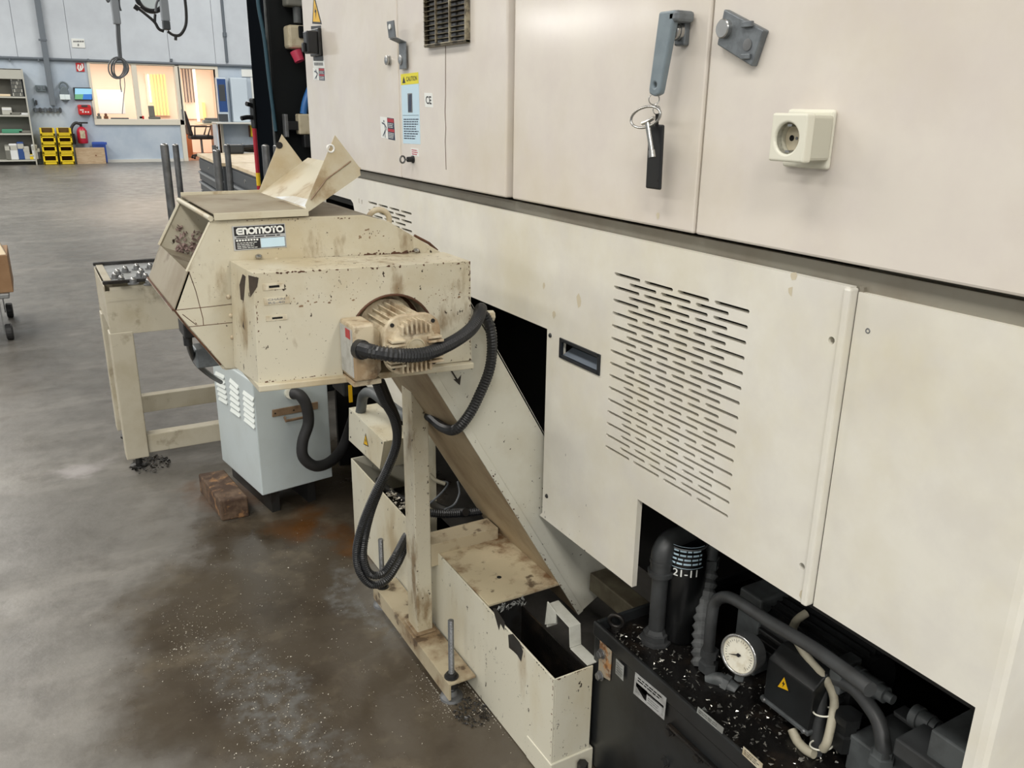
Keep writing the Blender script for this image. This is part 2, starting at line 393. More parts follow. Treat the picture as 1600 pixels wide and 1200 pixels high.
# ---- flat print laid on a surface
_tc = {}
def textmesh(body):
    if body not in _tc:
        c = bpy.data.curves.new('lettering', 'FONT'); c.body = body; c.size = 1; c.resolution_u = 3; c.offset = .012
        o = bpy.data.objects.new('lettering', c); COL.objects.link(o); bpy.context.view_layer.update()
        me = bpy.data.meshes.new_from_object(o.evaluated_get(bpy.context.evaluated_depsgraph_get()))
        vs = [tuple(v.co) for v in me.vertices]; fs = [tuple(p.vertices) for p in me.polygons]
        bpy.data.objects.remove(o); bpy.data.meshes.remove(me); _tc[body] = (vs, fs)
    return _tc[body]
class Q:
    """a parallelogram patch on a surface: bl, br, tl corners, outward side towards the viewer"""
    def __init__(s, bl, br, tl):
        s.o = V(bl); s.u = V(br)-V(bl); s.w = V(tl)-V(bl); s.n = s.u.cross(s.w).normalized()
        if s.n.dot(CAMP-s.o) < 0: s.n = -s.n
        s.lu = s.u.length; s.lw = s.w.length
    def P(s, a, b, h=0): return s.o+s.u*a+s.w*b+s.n*h
    def rect(s, mb, a0, b0, a1, b1, h0=0, h1=.0006):
        return mb.hexa([s.P(a0, b0, h0), s.P(a1, b0, h0), s.P(a1, b1, h0), s.P(a0, b1, h0), s.P(a0, b0, h1), s.P(a1, b0, h1), s.P(a1, b1, h1), s.P(a0, b1, h1)])
    def poly(s, mb, pts, h0=0, h1=.0006): return mb.prism([s.P(a, b, h0) for a, b in pts], s.n*(h1-h0))
    def flat(s, mb, pts, h=.0008): return mb.add([s.P(a, b, h) for a, b in pts], [tuple(range(len(pts)))])
    def disc(s, mb, a, b, r, h0=0, h1=.0006, n=16): return mb.cyl(s.P(a, b, h0), s.P(a, b, h1), r, n=n)
    def stroke(s, mb, pts, wd, h=.0008):
        P = [s.P(a, b, h) for a, b in pts]; closed = len(P) > 3 and (P[0]-P[-1]).length < 1e-6
        if closed: P = P[:-1]
        n = len(P); vs = []
        for i in range(n):
            p0 = P[i-1] if (i or closed) else P[i]; p2 = P[(i+1) % n] if (i < n-1 or closed) else P[i]
            d1 = (P[i]-p0).normalized() if (P[i]-p0).length > 1e-9 else (p2-P[i]).normalized()
            d2 = (p2-P[i]).normalized() if (p2-P[i]).length > 1e-9 else d1
            e = s.n.cross((d1+d2).normalized()); k = wd/2/max(.5, e.dot(s.n.cross(d1)))
            ex = V((0, 0, 0))
            if not closed and i == 0: ex = -d2*(wd*.3)
            if not closed and i == n-1: ex = d1*(wd*.3)
            vs += [P[i]-e*k+ex, P[i]+e*k+ex]
        m_ = n if closed else n-1
        mb.add(vs, [(2*i, (2*i+2) % (2*n), (2*i+3) % (2*n), 2*i+1) for i in range(m_)]); return mb
    def text(s, mb, body, a0, b0, a1, b1, h=.0009):
        vs, fs = textmesh(body)
        xs = [p[0] for p in vs]; ys = [p[1] for p in vs]; x0, x1, y0, y1 = min(xs), max(xs), min(ys), max(ys)
        return mb.add([s.P(a0+(p[0]-x0)/(x1-x0)*(a1-a0), b0+(p[1]-y0)/(y1-y0)*(b1-b0), h) for p in vs], fs)
    def lines(s, mb, a0, b0, a1, b1, n, fill=.5, h=.0008, ragged=.25):
        for i in range(n):
            t = b1-(i+.5)*(b1-b0)/n; hh = fill*(b1-b0)/n/2
            a = a0
            end = a1-random.random()*ragged*(a1-a0)
            while a < end:
                k = min(end, a+(a1-a0)*random.uniform(.08, .22)); s.flat(mb, [(a, t-hh), (k, t-hh), (k, t+hh), (a, t+hh)], h); a = k+(a1-a0)*.03
        return mb
def triangle_sign(q, parent, name='warning_sign'):
    mb = MB(); q.poly(mb, [(0, 0), (1, 0), (.5, 1)], 0, .0006); o = mb.build(name, 'print_black', parent, label='yellow triangular warning sign with a black lightning bolt')
    mb = MB(); q.flat(mb, [(.12, .07), (.88, .07), (.5, .85)], .0009); mb.build('yellow_field', 'warning_yellow', o)
    mb = MB(); q.flat(mb, [(.53, .62), (.40, .38), (.49, .38), (.44, .14), (.62, .46), (.52, .46)], .0012); mb.build('lightning_bolt', 'print_black', o)
    return o
def grid(q, mb, a0, b0, a1, b1, na, nb, w, h=.0008):
    for i in range(na+1): q.stroke(mb, [(a0+(a1-a0)*i/na, b0), (a0+(a1-a0)*i/na, b1)], w, h)
    for i in range(nb+1): q.stroke(mb, [(a0, b0+(b1-b0)*i/nb), (a1, b0+(b1-b0)*i/nb)], w, h)

# ================================================================ SETTING
YW = 23.56
def W(u, v, d=0.0): return AY(u, v, YW-d)
def struct(name, mb, mats, bevel=0, smooth=0):
    o = mb.build(name, mats, bevel=bevel, smooth=smooth); o['kind'] = 'structure'; return o
struct('floor', MB().box((-14, -16, -.1), (9, 28, 0)), 'concrete_floor')
wl, wr, wt, ws = W(145, 140).x, W(280, 140).x, W(200, 101).z, W(200, 186).z
dl, dr, dt = W(287, 180).x, W(342, 180).x, W(315, 108).z
zp = W(200, 97).z
wall = struct('wall_back', MB().box((-14, YW, 0), (wl, YW+.2, zp)).box((wl, YW, 0), (wr, YW+.2, ws)).box((wl, YW, wt), (wr, YW+.2, zp))
       .box((wr, YW, 0), (dl, YW+.2, zp)).box((dl, YW, dt), (dr, YW+.2, zp)).box((dr, YW, 0), (9, YW+.2, zp)).box((-14, YW+.06, zp), (9, YW+.2, 6.6)), 'wall_lower')
x = -13.99
while x < 8.9:
    MB().box((x, YW-.02, zp+.002), (min(x+1.094, 8.99), YW+.06, 6.59)).build('wall_panel', 'wall_upper', wall, bevel=.008)
    x += 1.1
struct('wall_left', MB().box((-14.2, -16, 0), (-14, YW+.2, 6.6)), 'wall_dim')
struct('wall_right', MB().box((9, -16, 0), (9.2, YW+.2, 6.6)), 'wall_dim')
struct('wall_front', MB().box((-14.2, -16.2, 0), (9.2, -16, 6.6)), 'wall_dim')
struct('ceiling', MB().box((-14.2, -16.2, 6.6), (9.2, YW+.2, 6.7)), 'ceiling_white')
struct('baseboard_back', MB().box((W(168, 252).x, YW-.03, 0), (dl-.12, YW, .07)), 'skirting')
struct('trim_1', MB().tube([(-13.9, YW-.06, zp), (8.9, YW-.06, zp)], .032, 8), 'pipe_grey', smooth=40)
mb = MB()
for u in (15, 60, 138, 268): mb.box(W(u-.8, 96, .1), W(u+.8, 92, .02))
struct('trim_2', mb, 'pipe_grey')
# window into the office
win = struct('window_1', MB().box((wl-.06, YW-.05, ws-.14), (wr+.06, YW+.12, ws)).box((wl-.06, YW-.05, wt), (wr+.06, YW+.12, wt+.07))
             .box((wl-.06, YW-.05, ws), (wl, YW+.12, wt)).box((wr, YW-.05, ws), (wr+.06, YW+.12, wt)), 'frame_cream', bevel=.008)
xm0, xm1 = W(209, 140).x, W(217, 140).x
MB().box((xm0, YW-.04, ws), (xm1, YW+.10, wt)).build('mullion', 'frame_cream', win, bevel=.006)
MB().box((wl, YW+.02, ws), (xm0, YW+.03, wt)).build('pane', 'window_glass', win)
MB().box((xm1, YW+.02, ws), (wr, YW+.03, wt)).build('pane', 'window_glass', win)
# doorway
door = struct('door_1', MB().box((dl-.11, YW-.05, 0), (dl, YW+.22, dt+.1)).box((dr, YW-.05, 0), (dr+.07, YW+.22, dt+.1)).box((dl, YW-.05, dt), (dr, YW+.22, dt+.1)), 'frame_cream', bevel=.008)
MB().box((dl-.05, YW-.075, 1.0), (dl-.02, YW-.05, 1.28)).build('hinge', 'dull_steel', door)
# office beyond
struct('wall_office', MB().box((wl-1.2, YW+4.2, 0), (dr+1.6, YW+4.3, 2.7)).box((wl-1.3, YW+.2, 0), (wl-1.2, YW+4.3, 2.7)).box((dr+1.6, YW+.2, 0), (dr+1.7, YW+4.3, 2.7)), 'office_peach')
struct('ceiling_office', MB().box((wl-1.3, YW+.2, 2.7), (dr+1.7, YW+4.3, 2.8)), 'ceiling_white')
struct('floor_office', MB().box((wl-1.3, YW+.2, 0), (dr+1.7, YW+4.2, .004)), 'office_floor')
l = lamp('office_lamp', ((wl+dr)/2, YW+2.2, 2.6), (4.5, 2.2), 165, color=(1, .97, .90))
def O(u, v, d): return AY(u, v, YW+d)
win2 = struct('window_2', MB().box(O(226, 115, 4.14), O(266, 181, 4.2)), 'office_peach')
MB().box(O(230, 116, 4.10), O(237, 160, 4.14)).build('pane', 'daylight', win2)
for i in range(5):
    MB().box(O(237.5+i*5, 116, 4.05+.02*(i % 2)), O(242+i*5, 180, 4.09+.02*(i % 2))).build('curtain', 'curtain_yellow', win2)
win3 = struct('window_3', MB().box(O(284, 108, 4.15), O(336, 186, 4.2)), 'office_peach')
MB().box(O(304.5, 108, 4.06), O(308.5, 190, 4.12)).build('pane', 'daylight', win3)
MB().box(O(316, 160, 4.06), O(322, 187, 4.12)).build('curtain', 'curtain_yellow', win3)
for i in range(4):
    MB().box(O(285+i*4.7, 107, 4.04+.015*(i % 2)), O(289+i*4.7, 160, 4.09+.015*(i % 2))).build('blind', 'blind_dark', win3)
MB().box(O(150, 140, 3.3), O(196, 178, 3.36)).build('partition', 'wall_white', bevel=.01)
tag(bpy.data.objects['partition'], 'low white partition screen standing in the office behind the window', 'partition')
# office furniture
dp = O(324, 193, 1.6)
desk = thing('office_desk', 'office desk with a brown side seen through the doorway', 'desk', (dp.x, dp.y, 0))
MB().box((dp.x-.25, dp.y-.5, dp.z-.03), (dp.x+1.2, dp.y+.5, dp.z)).build('desk_top', 'bench_wood', desk, bevel=.004)
MB().box((dp.x+.15, dp.y-.45, 0.004), (dp.x+1.15, dp.y+.45, dp.z-.03)).build('side_panel', 'wood_brown', desk)
p = O(326, 186, 1.6)
pr = thing('desk_printer', 'small grey desk machine standing on the office desk', 'printer', (p.x, p.y, dp.z))
MB().box((p.x-.16, p.y-.12, dp.z+.001), (p.x+.3, p.y+.14, dp.z+.09)).build('body', 'grey_thing', pr, bevel=.01)
MB().box((p.x-.1, p.y-.06, dp.z+.09), (p.x+.24, p.y+.1, dp.z+.15)).build('paper_tray', 'dull_steel', pr, bevel=.008)
p = O(292, 222, 1.7)
cb = thing('orange_cabinet', 'low orange wooden cabinet just inside the office doorway', 'cabinet', (p.x, p.y, 0))
MB().box((O(291, 250, 1.7).x, p.y-.2, .004), (O(301, 250, 1.7).x, p.y+.3, O(295, 207, 1.7).z)).build('body', 'wood_orange', cb, bevel=.01)
MB().ball((O(299, 230, 1.7).x, p.y-.215, .55), .018).build('knob', 'dull_steel', cb, smooth=60)
p = AZ(318, 240, 0); p = O(317, 238, .9); cx, cy = O(316, 235, .9).x, YW+.9
ch = thing('office_chair', 'black swivel office chair with armrests in the lit doorway', 'chair', (cx, cy, 0))
zs = O(316, 212, .9).z; k = .0185
MB().prism([(cx-.33, cy-.25, zs+.02), (cx-.43, cy-.25, zs+.62), (cx-.36, cy-.25, zs+.64), (cx-.22, cy-.25, zs+.02)], (0, .5, 0)).build('backrest', 'chair_black', ch, bevel=.03)
MB().box((cx-.3, cy-.27, zs-.09), (cx+.28, cy+.27, zs+.02)).build('seat', 'chair_black', ch, bevel=.04)
for s in (-.28, .28):
    MB().tube([(cx-.2, cy+s, zs-.04), (cx-.18, cy+s, zs+.24), (cx+.22, cy+s, zs+.24), (cx+.12, cy+s, zs-.04)], .025, 6).build('armrest', 'chair_black', ch, smooth=50)
MB().cyl((cx, cy, .12), (cx, cy, zs-.09), .03).build('column', 'dull_steel', ch, smooth=50)
mb = MB()
for i in range(5):
    a = i*2*math.pi/5; mb.tube([(cx, cy, .14), (cx+.3*math.cos(a), cy+.3*math.sin(a), .08)], .025, 6); mb.ball((cx+.3*math.cos(a), cy+.3*math.sin(a), .04), .035, 8, 6)
mb.build('star_base', 'chair_black', ch, smooth=50)

# ================================================================ MACHINE ENCLOSURE (along x = 0.94)
XL = .94; XA = .928
YE = AX(471, 0, XA).y; Y1 = AX(627, 275, XA).y; Y2 = AX(799, 310, XL).y; Y3 = AX(1084.5, 363, XL).y; YN = AX(1583, 1000, .95).y
ZB = AX(1085, 364, XL).z; ZT = 2.25; ZP = AX(1085, 394.5, XL).z
mach = thing('machine_enclosure', 'large cream sheet metal machine enclosure with doors above a slotted lower panel', 'machine', (1.4, 1.8, 0))
MB().box((.97, YN+.012, 1.225), (1.9, YE, ZT)).build('cabinet_body', 'machine_cream', mach, bevel=.004)
MB().box((.958, YN+.02, ZP-.06), (.969, YE-.01, ZB-.009)).box((.969, YN+.02, 1.10), (1.0, YE-.01, ZB-.012)).build('rail', 'rail_grey', mach)
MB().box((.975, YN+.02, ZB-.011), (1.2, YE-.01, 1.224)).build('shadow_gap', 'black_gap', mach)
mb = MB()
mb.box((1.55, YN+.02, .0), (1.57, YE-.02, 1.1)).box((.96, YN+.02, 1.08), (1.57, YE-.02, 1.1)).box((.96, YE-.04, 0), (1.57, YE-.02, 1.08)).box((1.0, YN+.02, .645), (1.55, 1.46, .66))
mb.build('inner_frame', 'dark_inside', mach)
g = .003
dA = MB().box((XA, Y1+g, ZB), (.969, YE, ZT)).build('door', 'machine_cream', mach, bevel=.004, label='far cream cabinet door carrying the black rotary switch')
dB = MB().box((XA, Y2+g+.004, ZB), (.969, Y1-g, ZT)).build('door', 'machine_cream', mach, bevel=.004, label='cream cabinet door with the dirty vent grille and caution sticker')
dC = MB().box((XL, Y3+g, ZB-.002), (.969, Y2-g, ZT)).build('door', 'machine_cream', mach, bevel=.004, label='cream cabinet door with the grey lever handle')
dD = MB().box((XL, YN, ZB-.002), (.969, Y3-g, ZT)).build('door', 'machine_cream', mach, bevel=.004, label='nearest cream cabinet door with the white socket')
# ---- lower panel with real slots
def yz(u, v, x=XL):
    p = AX(u, v, x); return (p.y, p.z)
YR = yz(1260, 947)[0]; Zb = yz(1260, 947)[1]; Yc = yz(996.3, 780)[0]; Zt = yz(989, 919)[1]; Yl = yz(855, 514)[0]; Zc = yz(855, 514)[1]
YF = 2.08
poly = [(YR+.002, ZP), (YR+.002, Zb), (Yc, Zb), (Yc, Zt), (Yl+.012, Zt), (Yl, Zt+.012), (Yl, Zc), (YF, Zc), (YF, .472), (YE, .472), (YE, ZP)]
lp = MB().prism([(XL, a, b) for a, b in poly], (.012, 0, 0)).build('lower_panel', 'panel_cream', mach)
cm = MB()
def slot(y0, y1, z, h, x=XL):
    n = 5; r = h/2; pts = []
    for i in range(n+1):
        a = math.pi/2+math.pi*i/n; pts.append((x-.02, y0+r+r*math.cos(a), z+r*math.sin(a)))
    for i in range(n+1):
        a = -math.pi/2+math.pi*i/n; pts.append((x-.02, y1-r+r*math.cos(a), z+r*math.sin(a)))
    cm.prism(pts, (.06, 0, 0))
ya, za = yz(960, 428.3); yb, zb_ = yz(1171, 486.7); zlast = yz(949, 698.8)[1]
za = (za+zb_)/2; P_ = (ya-yb)/4.0; ln = P_*.86; off = (P_-ln)
P_ = (ya-yb+off)/4.0; ln = P_-off
for r in range(15):
    z = za+(zlast-za)*r/14
    for k in range(4): slot(ya-k*P_-ln, ya-k*P_, z, .0064)
    if r < 14:
        z2 = z+(zlast-za)/28
        for k in range(3): slot(ya-(k+.52)*P_-ln, ya-(k+.52)*P_, z2, .0064)
yc0, zc0 = yz(575, 315.5); yc1, zc1 = yz(643, 335.5); zz = zc0
p2 = (yc0-yc1+off)/4; dz = (zlast-za)/14
for r in range(6):
    for k in range(4): slot(yc0-k*p2-(p2-off), yc0-k*p2, zz+dz*r, .0064)
    for k in range(3): slot(yc0-(k+.5)*p2-(p2-off), yc0-(k+.5)*p2, zz+dz*(r+.5), .0064)
for u, v in ((561, 314), (565.5, 316)):
    y, z = yz(u, v); cm.box((XL-.02, y-.004, z-.007), (XL+.04, y+.004, z+.007))
for u, v in ((1299, 532), (1253, 885)):
    y, z = yz(u, v); cm.cyl((XL-.02, y, z), (XL+.04, y, z), .0055, n=14)
y0, z0 = yz(553, 310); y1, z1 = yz(512, 330)
rr = .03; zt = yz(545, 311)[1]; ys_, zb2 = yz(553.5, 328)
cm.prism([(XL-.02, y1+.05, zb2-.05), (XL-.02, y1+.05, zt), (XL-.02, ys_+rr, zt), (XL-.02, ys_+rr*.3, zt-rr*.3), (XL-.02, ys_, zt-rr), (XL-.02, ys_, zb2-.05)], (.06, 0, 0))
y0, z0 = yz(877, 532); y1, z1 = yz(936, 580)
zm = [yz(877, 530)[1], yz(877, 557)[1]]
cm.box((XL-.02, y1, zm[1]), (XL+.04, y0, zm[0]))
cut(lp, cm)
# hem of the panel's near edge, slightly proud
MB().box((XL-.004, YR-.002, Zb), (XL+.014, YR+.010, ZP-.002)).build('panel_hem', 'panel_cream', mach, bevel=.003)
MB().box((XL+.013, YR-.009, Zb+.01), (XL+.02, YR-.002, ZP)).build('seam', 'rail_grey', mach)
# recessed grip
gx = MB().box((XL-.003, y1-.004, zm[1]-.003), (XL+.004, y1+.005, zm[0]+.003)).box((XL-.003, y0-.004, zm[1]-.003), (XL+.004, y0+.004, zm[0]+.003))
gx.box((XL-.003, y1, zm[1]-.003), (XL+.004, y0, zm[1]+.004)).box((XL-.003, y1, zm[0]-.004), (XL+.004, y0, zm[0]+.003))
gr = gx.build('recessed_grip', 'frame_black', mach, bevel=.001, label='black recessed grip let into the lower panel')
MB().prism([(XL+.002, y1+.004, zm[1]+.003), (XL+.03, y1+.004, zm[1]+.018), (XL+.03, y1+.004, zm[1]+.0185), (XL+.002, y1+.004, zm[1]+.0035)], (0, y0-y1-.008, 0)).build('grip_slope', 'recess_grey', gr)
MB().box((XL+.03, y1-.004, zm[1]-.004), (XL+.034, y0+.004, zm[0]+.004)).build('grip_back', 'frame_black', gr)
for u, v in ((860, 524), (854.5, 775)):
    p = AX(u, v, XL); s_ = MB().lathe(p, (-1, 0, 0), [(0, .0052), (.002, .0048), (.0036, .0028)], 12).build('screw', 'bare_dark_metal', mach, smooth=40)
p = AX(1356, 517, .95); MB().ring(p, (-1, 0, 0), .003, .0009, 12, 6).build('hole_rim', 'dull_steel', mach, smooth=50)
MB().box((1.09, 1.236, .25), (1.14, 1.49, .30)).build('frame_beam', 'beam_shaded_paint', mach, bevel=.003)
# ---- near lower panel, one step back
XN = .95; ZN = AX(1332, 454, XN).z; Yn2 = AX(1522, 1115, XN).y; rz = .012
prof = [(XN, YR-.004), (XN, YN+rz), (XN+rz*.3, YN+rz*.3), (XN+rz, YN), (1.9, YN), (1.9, YN+.01), (XN+rz, YN+.01), (XN+.01, YN+rz), (XN+.01, YR-.004)]
MB().prism([(a, b, Zb) for a, b in prof], (0, 0, ZN-Zb)).build('near_panel', 'panel_cream', mach)
prof2 = [(XN, Yn2), (XN, YN+rz), (XN+rz*.3, YN+rz*.3), (XN+rz, YN), (1.9, YN), (1.9, YN+.01), (XN+rz, YN+.01), (XN+.01, YN+rz), (XN+.01, Yn2)]
MB().prism([(a, b, 0) for a, b in prof2], (0, 0, Zb)).build('corner_leg', 'panel_cream', mach)
MB().box((.97, YN+.012, 1.10), (1.0, YR, ZN+.03)).build('rail', 'rail_grey', mach)
# ---- vent grille on the second door
p = AX(735, 62, XA); yv = p.y; zb0 = p.z; xv = AY(724.5, 66, yv).x; q_ = AX(660, 70, xv); yv2 = q_.y; zv0 = AY(724.5, 66, yv).z; zv1 = 1.78
vent = MB().box((xv+.004, yv, zv0), (XA, yv+.006, zv1)).box((xv+.004, yv2-.006, zv0), (XA, yv2, zv1)).box((xv+.004, yv, zv0), (XA, yv2, zv0+.007)).box((xv+.004, yv, zv1-.006), (XA, yv2, zv1))
vent = vent.build('vent_grille', 'vent_paint', dB, bevel=.0015, label='dirty louvred vent grille box with a blackened filter')
mb = MB(); n = 22; slz = (zv1-zv0)/n
for i in range(n):
    z = zv0+.004+i*slz
    mb.prism([(xv, yv, z), (xv+.004, yv, z), (xv+.018, yv, z+slz*.55), (xv+.014, yv, z+slz*.55)], (0, yv2-yv, 0))
for k in (0, .33, .66, 1): mb.box((xv-.0008, yv+k*(yv2-yv)-.0025, zv0), (xv+.006, yv+k*(yv2-yv)+.0025, zv1))
o = MB().box((XA-.005, yv+.006, zv0+.006), (XA-.0005, yv2-.006, zv1-.006)).build('filter_mat', 'black_greasy', vent)
for i in range(n):
    z = zv0+.004+i*slz
    MB().prism([(xv, yv+.004, z), (xv+.004, yv+.004, z), (xv+.013, yv+.004, z+slz*.28), (xv+.0095, yv+.004, z+slz*.28)], (0, yv2-yv-.008, 0)).build('slat', 'vent_paint', vent)
for k in (.33, .66):
    MB().box((xv-.0008, yv+k*(yv2-yv)-.0016, zv0+.006), (xv+.005, yv+k*(yv2-yv)+.0016, zv1-.004)).build('bar', 'vent_paint', vent)
# thin dark run-off line under the grille
pts = [AX(696, 72, XA-.0006), AX(696, 150, XA-.0006), AX(695.2, 175, XA-.0006), AX(696.5, 200, XA-.0006), AX(695.6, 220, XA-.0006), AX(697, 265, XA-.0006)]
MB().tube(pts, .0007, 5).build('run_off_line', 'rust_rim', dB)
# ---- latches
def knob(u, v, x, r, parent, name='latch_knob', d=.012):
    p = AX(u, v, x); return MB().lathe(p, (-1, 0, 0), [(0, r*1.05), (d*.35, r*1.05), (d*.4, r*.82), (d*.55, r*.82), (d*.6, r), (d*.92, r), (d, r*.85)], 20).build(name, 'steel', parent, smooth=35)
knob(609, 94.5, XA, .0125, dA)
k2 = knob(631, 94, XA, .0125, dB)
def zs_bracket(pts, wv, mat_, parent, name, th=.003):
    mb = MB()
    for a, b in zip(pts, pts[1:]):
        a = V(a); b = V(b); nn = (b-a).cross(V(wv)).normalized()*th
        mb.hexa([a, a+V(wv), a+V(wv)+nn, a+nn, b, b+V(wv), b+V(wv)+nn, b+nn])
    return mb.build(name, mat_, parent, bevel=.0006)
pa = AX(635, 100, XA-.006); wv = (0, .020, 0)
zt1 = AX(630, 66, XA-.006).z
br = zs_bracket([(XA-.006, pa.y-.004, pa.z-.012), (XA-.006, pa.y-.004, zt1), (XA-.034, pa.y-.004, zt1+.010), (XA-.038, pa.y-.004, zt1+.050)], (0, .046, 0), 'zinc_grey', dB, 'hasp_bracket')
MB().cyl((XA-.0425, pa.y+.022, zt1+.036), (XA-.0355, pa.y+.022, zt1+.036), .0065, n=14).build('hole', 'print_white', br)
# grey lever of the third door
hy = AX(1070, 52, XL).y; hz = AX(1070, 52, XL).z
lev = MB()
base = MB().box((XL-.012, hy-.013, hz-.019), (XL, hy+.011, hz+.030)).build('latch_base', 'zinc_grey', dC, bevel=.003)
lb = MB().lathe((XL-.012, hy, hz+.002), (-1, 0, 0), [(0, .014), (.006, .014), (.0065, .0125), (.012, .0125), (.0135, .011)], 22).build('lock_barrel', 'steel', base, smooth=35)
XH = AY(1040, 30, hy).x
zt = AX(1048, 16, XH).z; zl = AX(1022, 151, XH).z; ya_ = AX(1058, 20, XH).y; yb_ = AX(1029, 20, XH).y
arm = MB().box((XH, ya_, zt-.017), (XL-.004, ya_+.022, zt)).build('lever_arm', 'zinc_grey', dC, bevel=.005)
yt0, yt1 = AX(1053, 40, XH).y, AX(1028, 40, XH).y; yl0, yl1 = AX(1031, 145, XH).y, AX(1013, 145, XH).y
pts = [(XH, yt0, zt), (XH, yt1, zt), (XH, yl1, zl+.011), (XH, yl1-.002, zl+.004), (XH, (yl0+yl1)/2, zl), (XH, yl0+.002, zl+.004), (XH, yl0, zl+.011)]
lever = MB().prism(pts, (.012, 0, 0)).build('lever_handle', 'blue_grey_plastic', dC, label='blue grey plastic lever handle hanging down')
yh = (yl0+yl1)/2; zh = AX(1022, 133, XH).z
c = MB().cyl((XH-.02, yh, zh), (XH+.03, yh, zh), .0042, n=14); cut(lever, c)
b_ = lever.modifiers.new('bevel', 'BEVEL'); b_.width = .003; b_.segments = 2; b_.limit_method = 'ANGLE'
# tilted grey latch plate on the fourth door
o_ = AX(1134, 46, XL)
q4 = [AX(1131, 14, XL-.012), AX(1193, 47, XL-.012), AX(1174, 104, XL-.012), AX(1120, 70, XL-.012)]
pl_ = MB().prism(q4, (.012, 0, 0)).build('latch_plate', 'zinc_grey', dD, bevel=.002, label='tilted grey latch plate with a broken slot')
MB().lathe(AX(1134, 45, XL-.012), (-1, 0, 0), [(0, .0135), (.007, .0135), (.0085, .012)], 22).build('lock_barrel', 'steel', pl_, smooth=35)
p = AX(1168, 70, XL-.012); MB().lathe(p, (-1, 0, 0), [(0, .0085), (.001, .0085), (.0012, .006)], 16).build('slot', 'dull_steel', pl_, smooth=40)
p = AX(1171, 38, XL-.012); MB().box(p+V((-.006, -.009, -.004)), p+V((.0, .011, .004))).build('spur', 'zinc_grey', pl_, bevel=.001)
p = AX(1164, 88, XL-.012); MB().box(p+V((-.004, -.012, -.004)), p+V((0, .006, .003))).build('spur', 'zinc_grey', pl_, bevel=.001)
# key lock of second door
p = AX(646, 249, XA); lk = MB().lathe(p, (-1, 0, 0), [(0, .010), (.004, .010), (.005, .0075), (.018, .007)], 16).build('cam_lock', 'plastic_black', dB, smooth=35)
MB().ring(p+V((-.030, .004, 0)), (-.4, 1, 0), .009, .0025, 16, 6).cyl(p+V((-.018, 0, 0)), p+V((-.024, .002, 0)), .002).build('key', 'dull_steel', lk, smooth=50)
q = Q(AX(643, 243, XA), AX(655, 245, XA), AX(642, 231, XA)); s = MB(); q.rect(s, 0, 0, 1, 1); o = s.build('lock_label', 'print_white', dB); s = MB(); q.lines(s, .1, .1, .9, .9, 3); s.build('print', 'pink_red', o)
# ---- stickers
def sticker(bl, br, tl, col, parent, name, x, label=None):
    q = Q(AX(*bl, x), AX(*br, x), AX(*tl, x)); mb = MB(); q.rect(mb, 0, 0, 1, 1, 0, .0004)
    return q, mb.build(name, col, parent, label=label)
q, o = sticker((630, 224), (657, 225.5), (626.5, 116), 'print_paleblue', dB, 'caution_sticker', XA, 'pale blue caution sticker with a yellow header')
s = MB(); q.flat(s, [(0, .845), (1, .845), (1, 1), (0, 1)], .0007); s.build('header', 'print_yellow', o)
s = MB(); q.text(s, 'CAUTION', .32, .89, .92, .955, .001); q.flat(s, [(.08, .87), (.27, .87), (.175, .965)], .001); s.build('lettering', 'print_black', o)
s = MB(); q.flat(s, [(.36, .45), (.62, .45), (.62, .72), (.36, .72)]); s.build('picture', 'print_grey', o)
s = MB(); q.flat(s, [(.37, .46), (.56, .46), (.60, .71), (.42, .70)], .0010); q.stroke(s, [(.05, .41), (.95, .41)], .0008); q.lines(s, .08, .06, .95, .37, 9, .42); s.build('small_print', 'print_blue', o)
q, o = sticker((664.5, 167), (677, 168), (663, 145), 'print_white', dB, 'ce_sticker', XA)
s = MB(); q.text(s, 'CE', .16, .22, .84, .78); s.build('lettering', 'print_black', o)
def danger(bl, br, tl, name):
    q, o = sticker(bl, br, tl, 'print_white', dA, name, XA)
    s = MB(); q.flat(s, [(.5, 0), (.97, 0), (.97, 1), (.5, 1)], .0007); s.build('dark_block', 'print_blue', o)
    s = MB(); q.flat(s, [(.52, .80), (.96, .80), (.96, .97), (.52, .97)], .0010); q.flat(s, [(.52, .36), (.96, .36), (.96, .50), (.52, .50)], .0010); s.build('red_block', 'print_red', o)
    s = MB(); q.lines(s, .55, .54, .95, .77, 3, .4, .0011); q.lines(s, .55, .05, .95, .33, 4, .4, .0011); s.build('small_print', 'print_white', o)
    s = MB(); q.stroke(s, [(.12, .72), (.30, .66), (.34, .42), (.24, .25), (.14, .10)], .004); q.stroke(s, [(.30, .66), (.42, .52), (.44, .40)], .003); q.stroke(s, [(.34, .42), (.28, .20), (.30, .06)], .0035)
    q.disc(s, .26, .80, .0030, 0, .001, 12); s.build('pictogram', 'print_blue', o)
danger((596, 215), (618.5, 219.5), (594, 182), 'danger_sticker')
danger((490, 124.5), (508.5, 126), (489, 106), 'danger_sticker')
q, o = sticker((490, 106), (507.5, 106.5), (489, 94), 'print_white', dA, 'serial_label', XA)
s = MB(); q.lines(s, .1, .3, .9, .72, 1, .9, .0008, .02); s.build('print', 'print_grey', o)
q = Q(AX(488, 37, XA), AX(503, 38, XA), AX(483, -10, XA)); triangle_sign(q, dA)
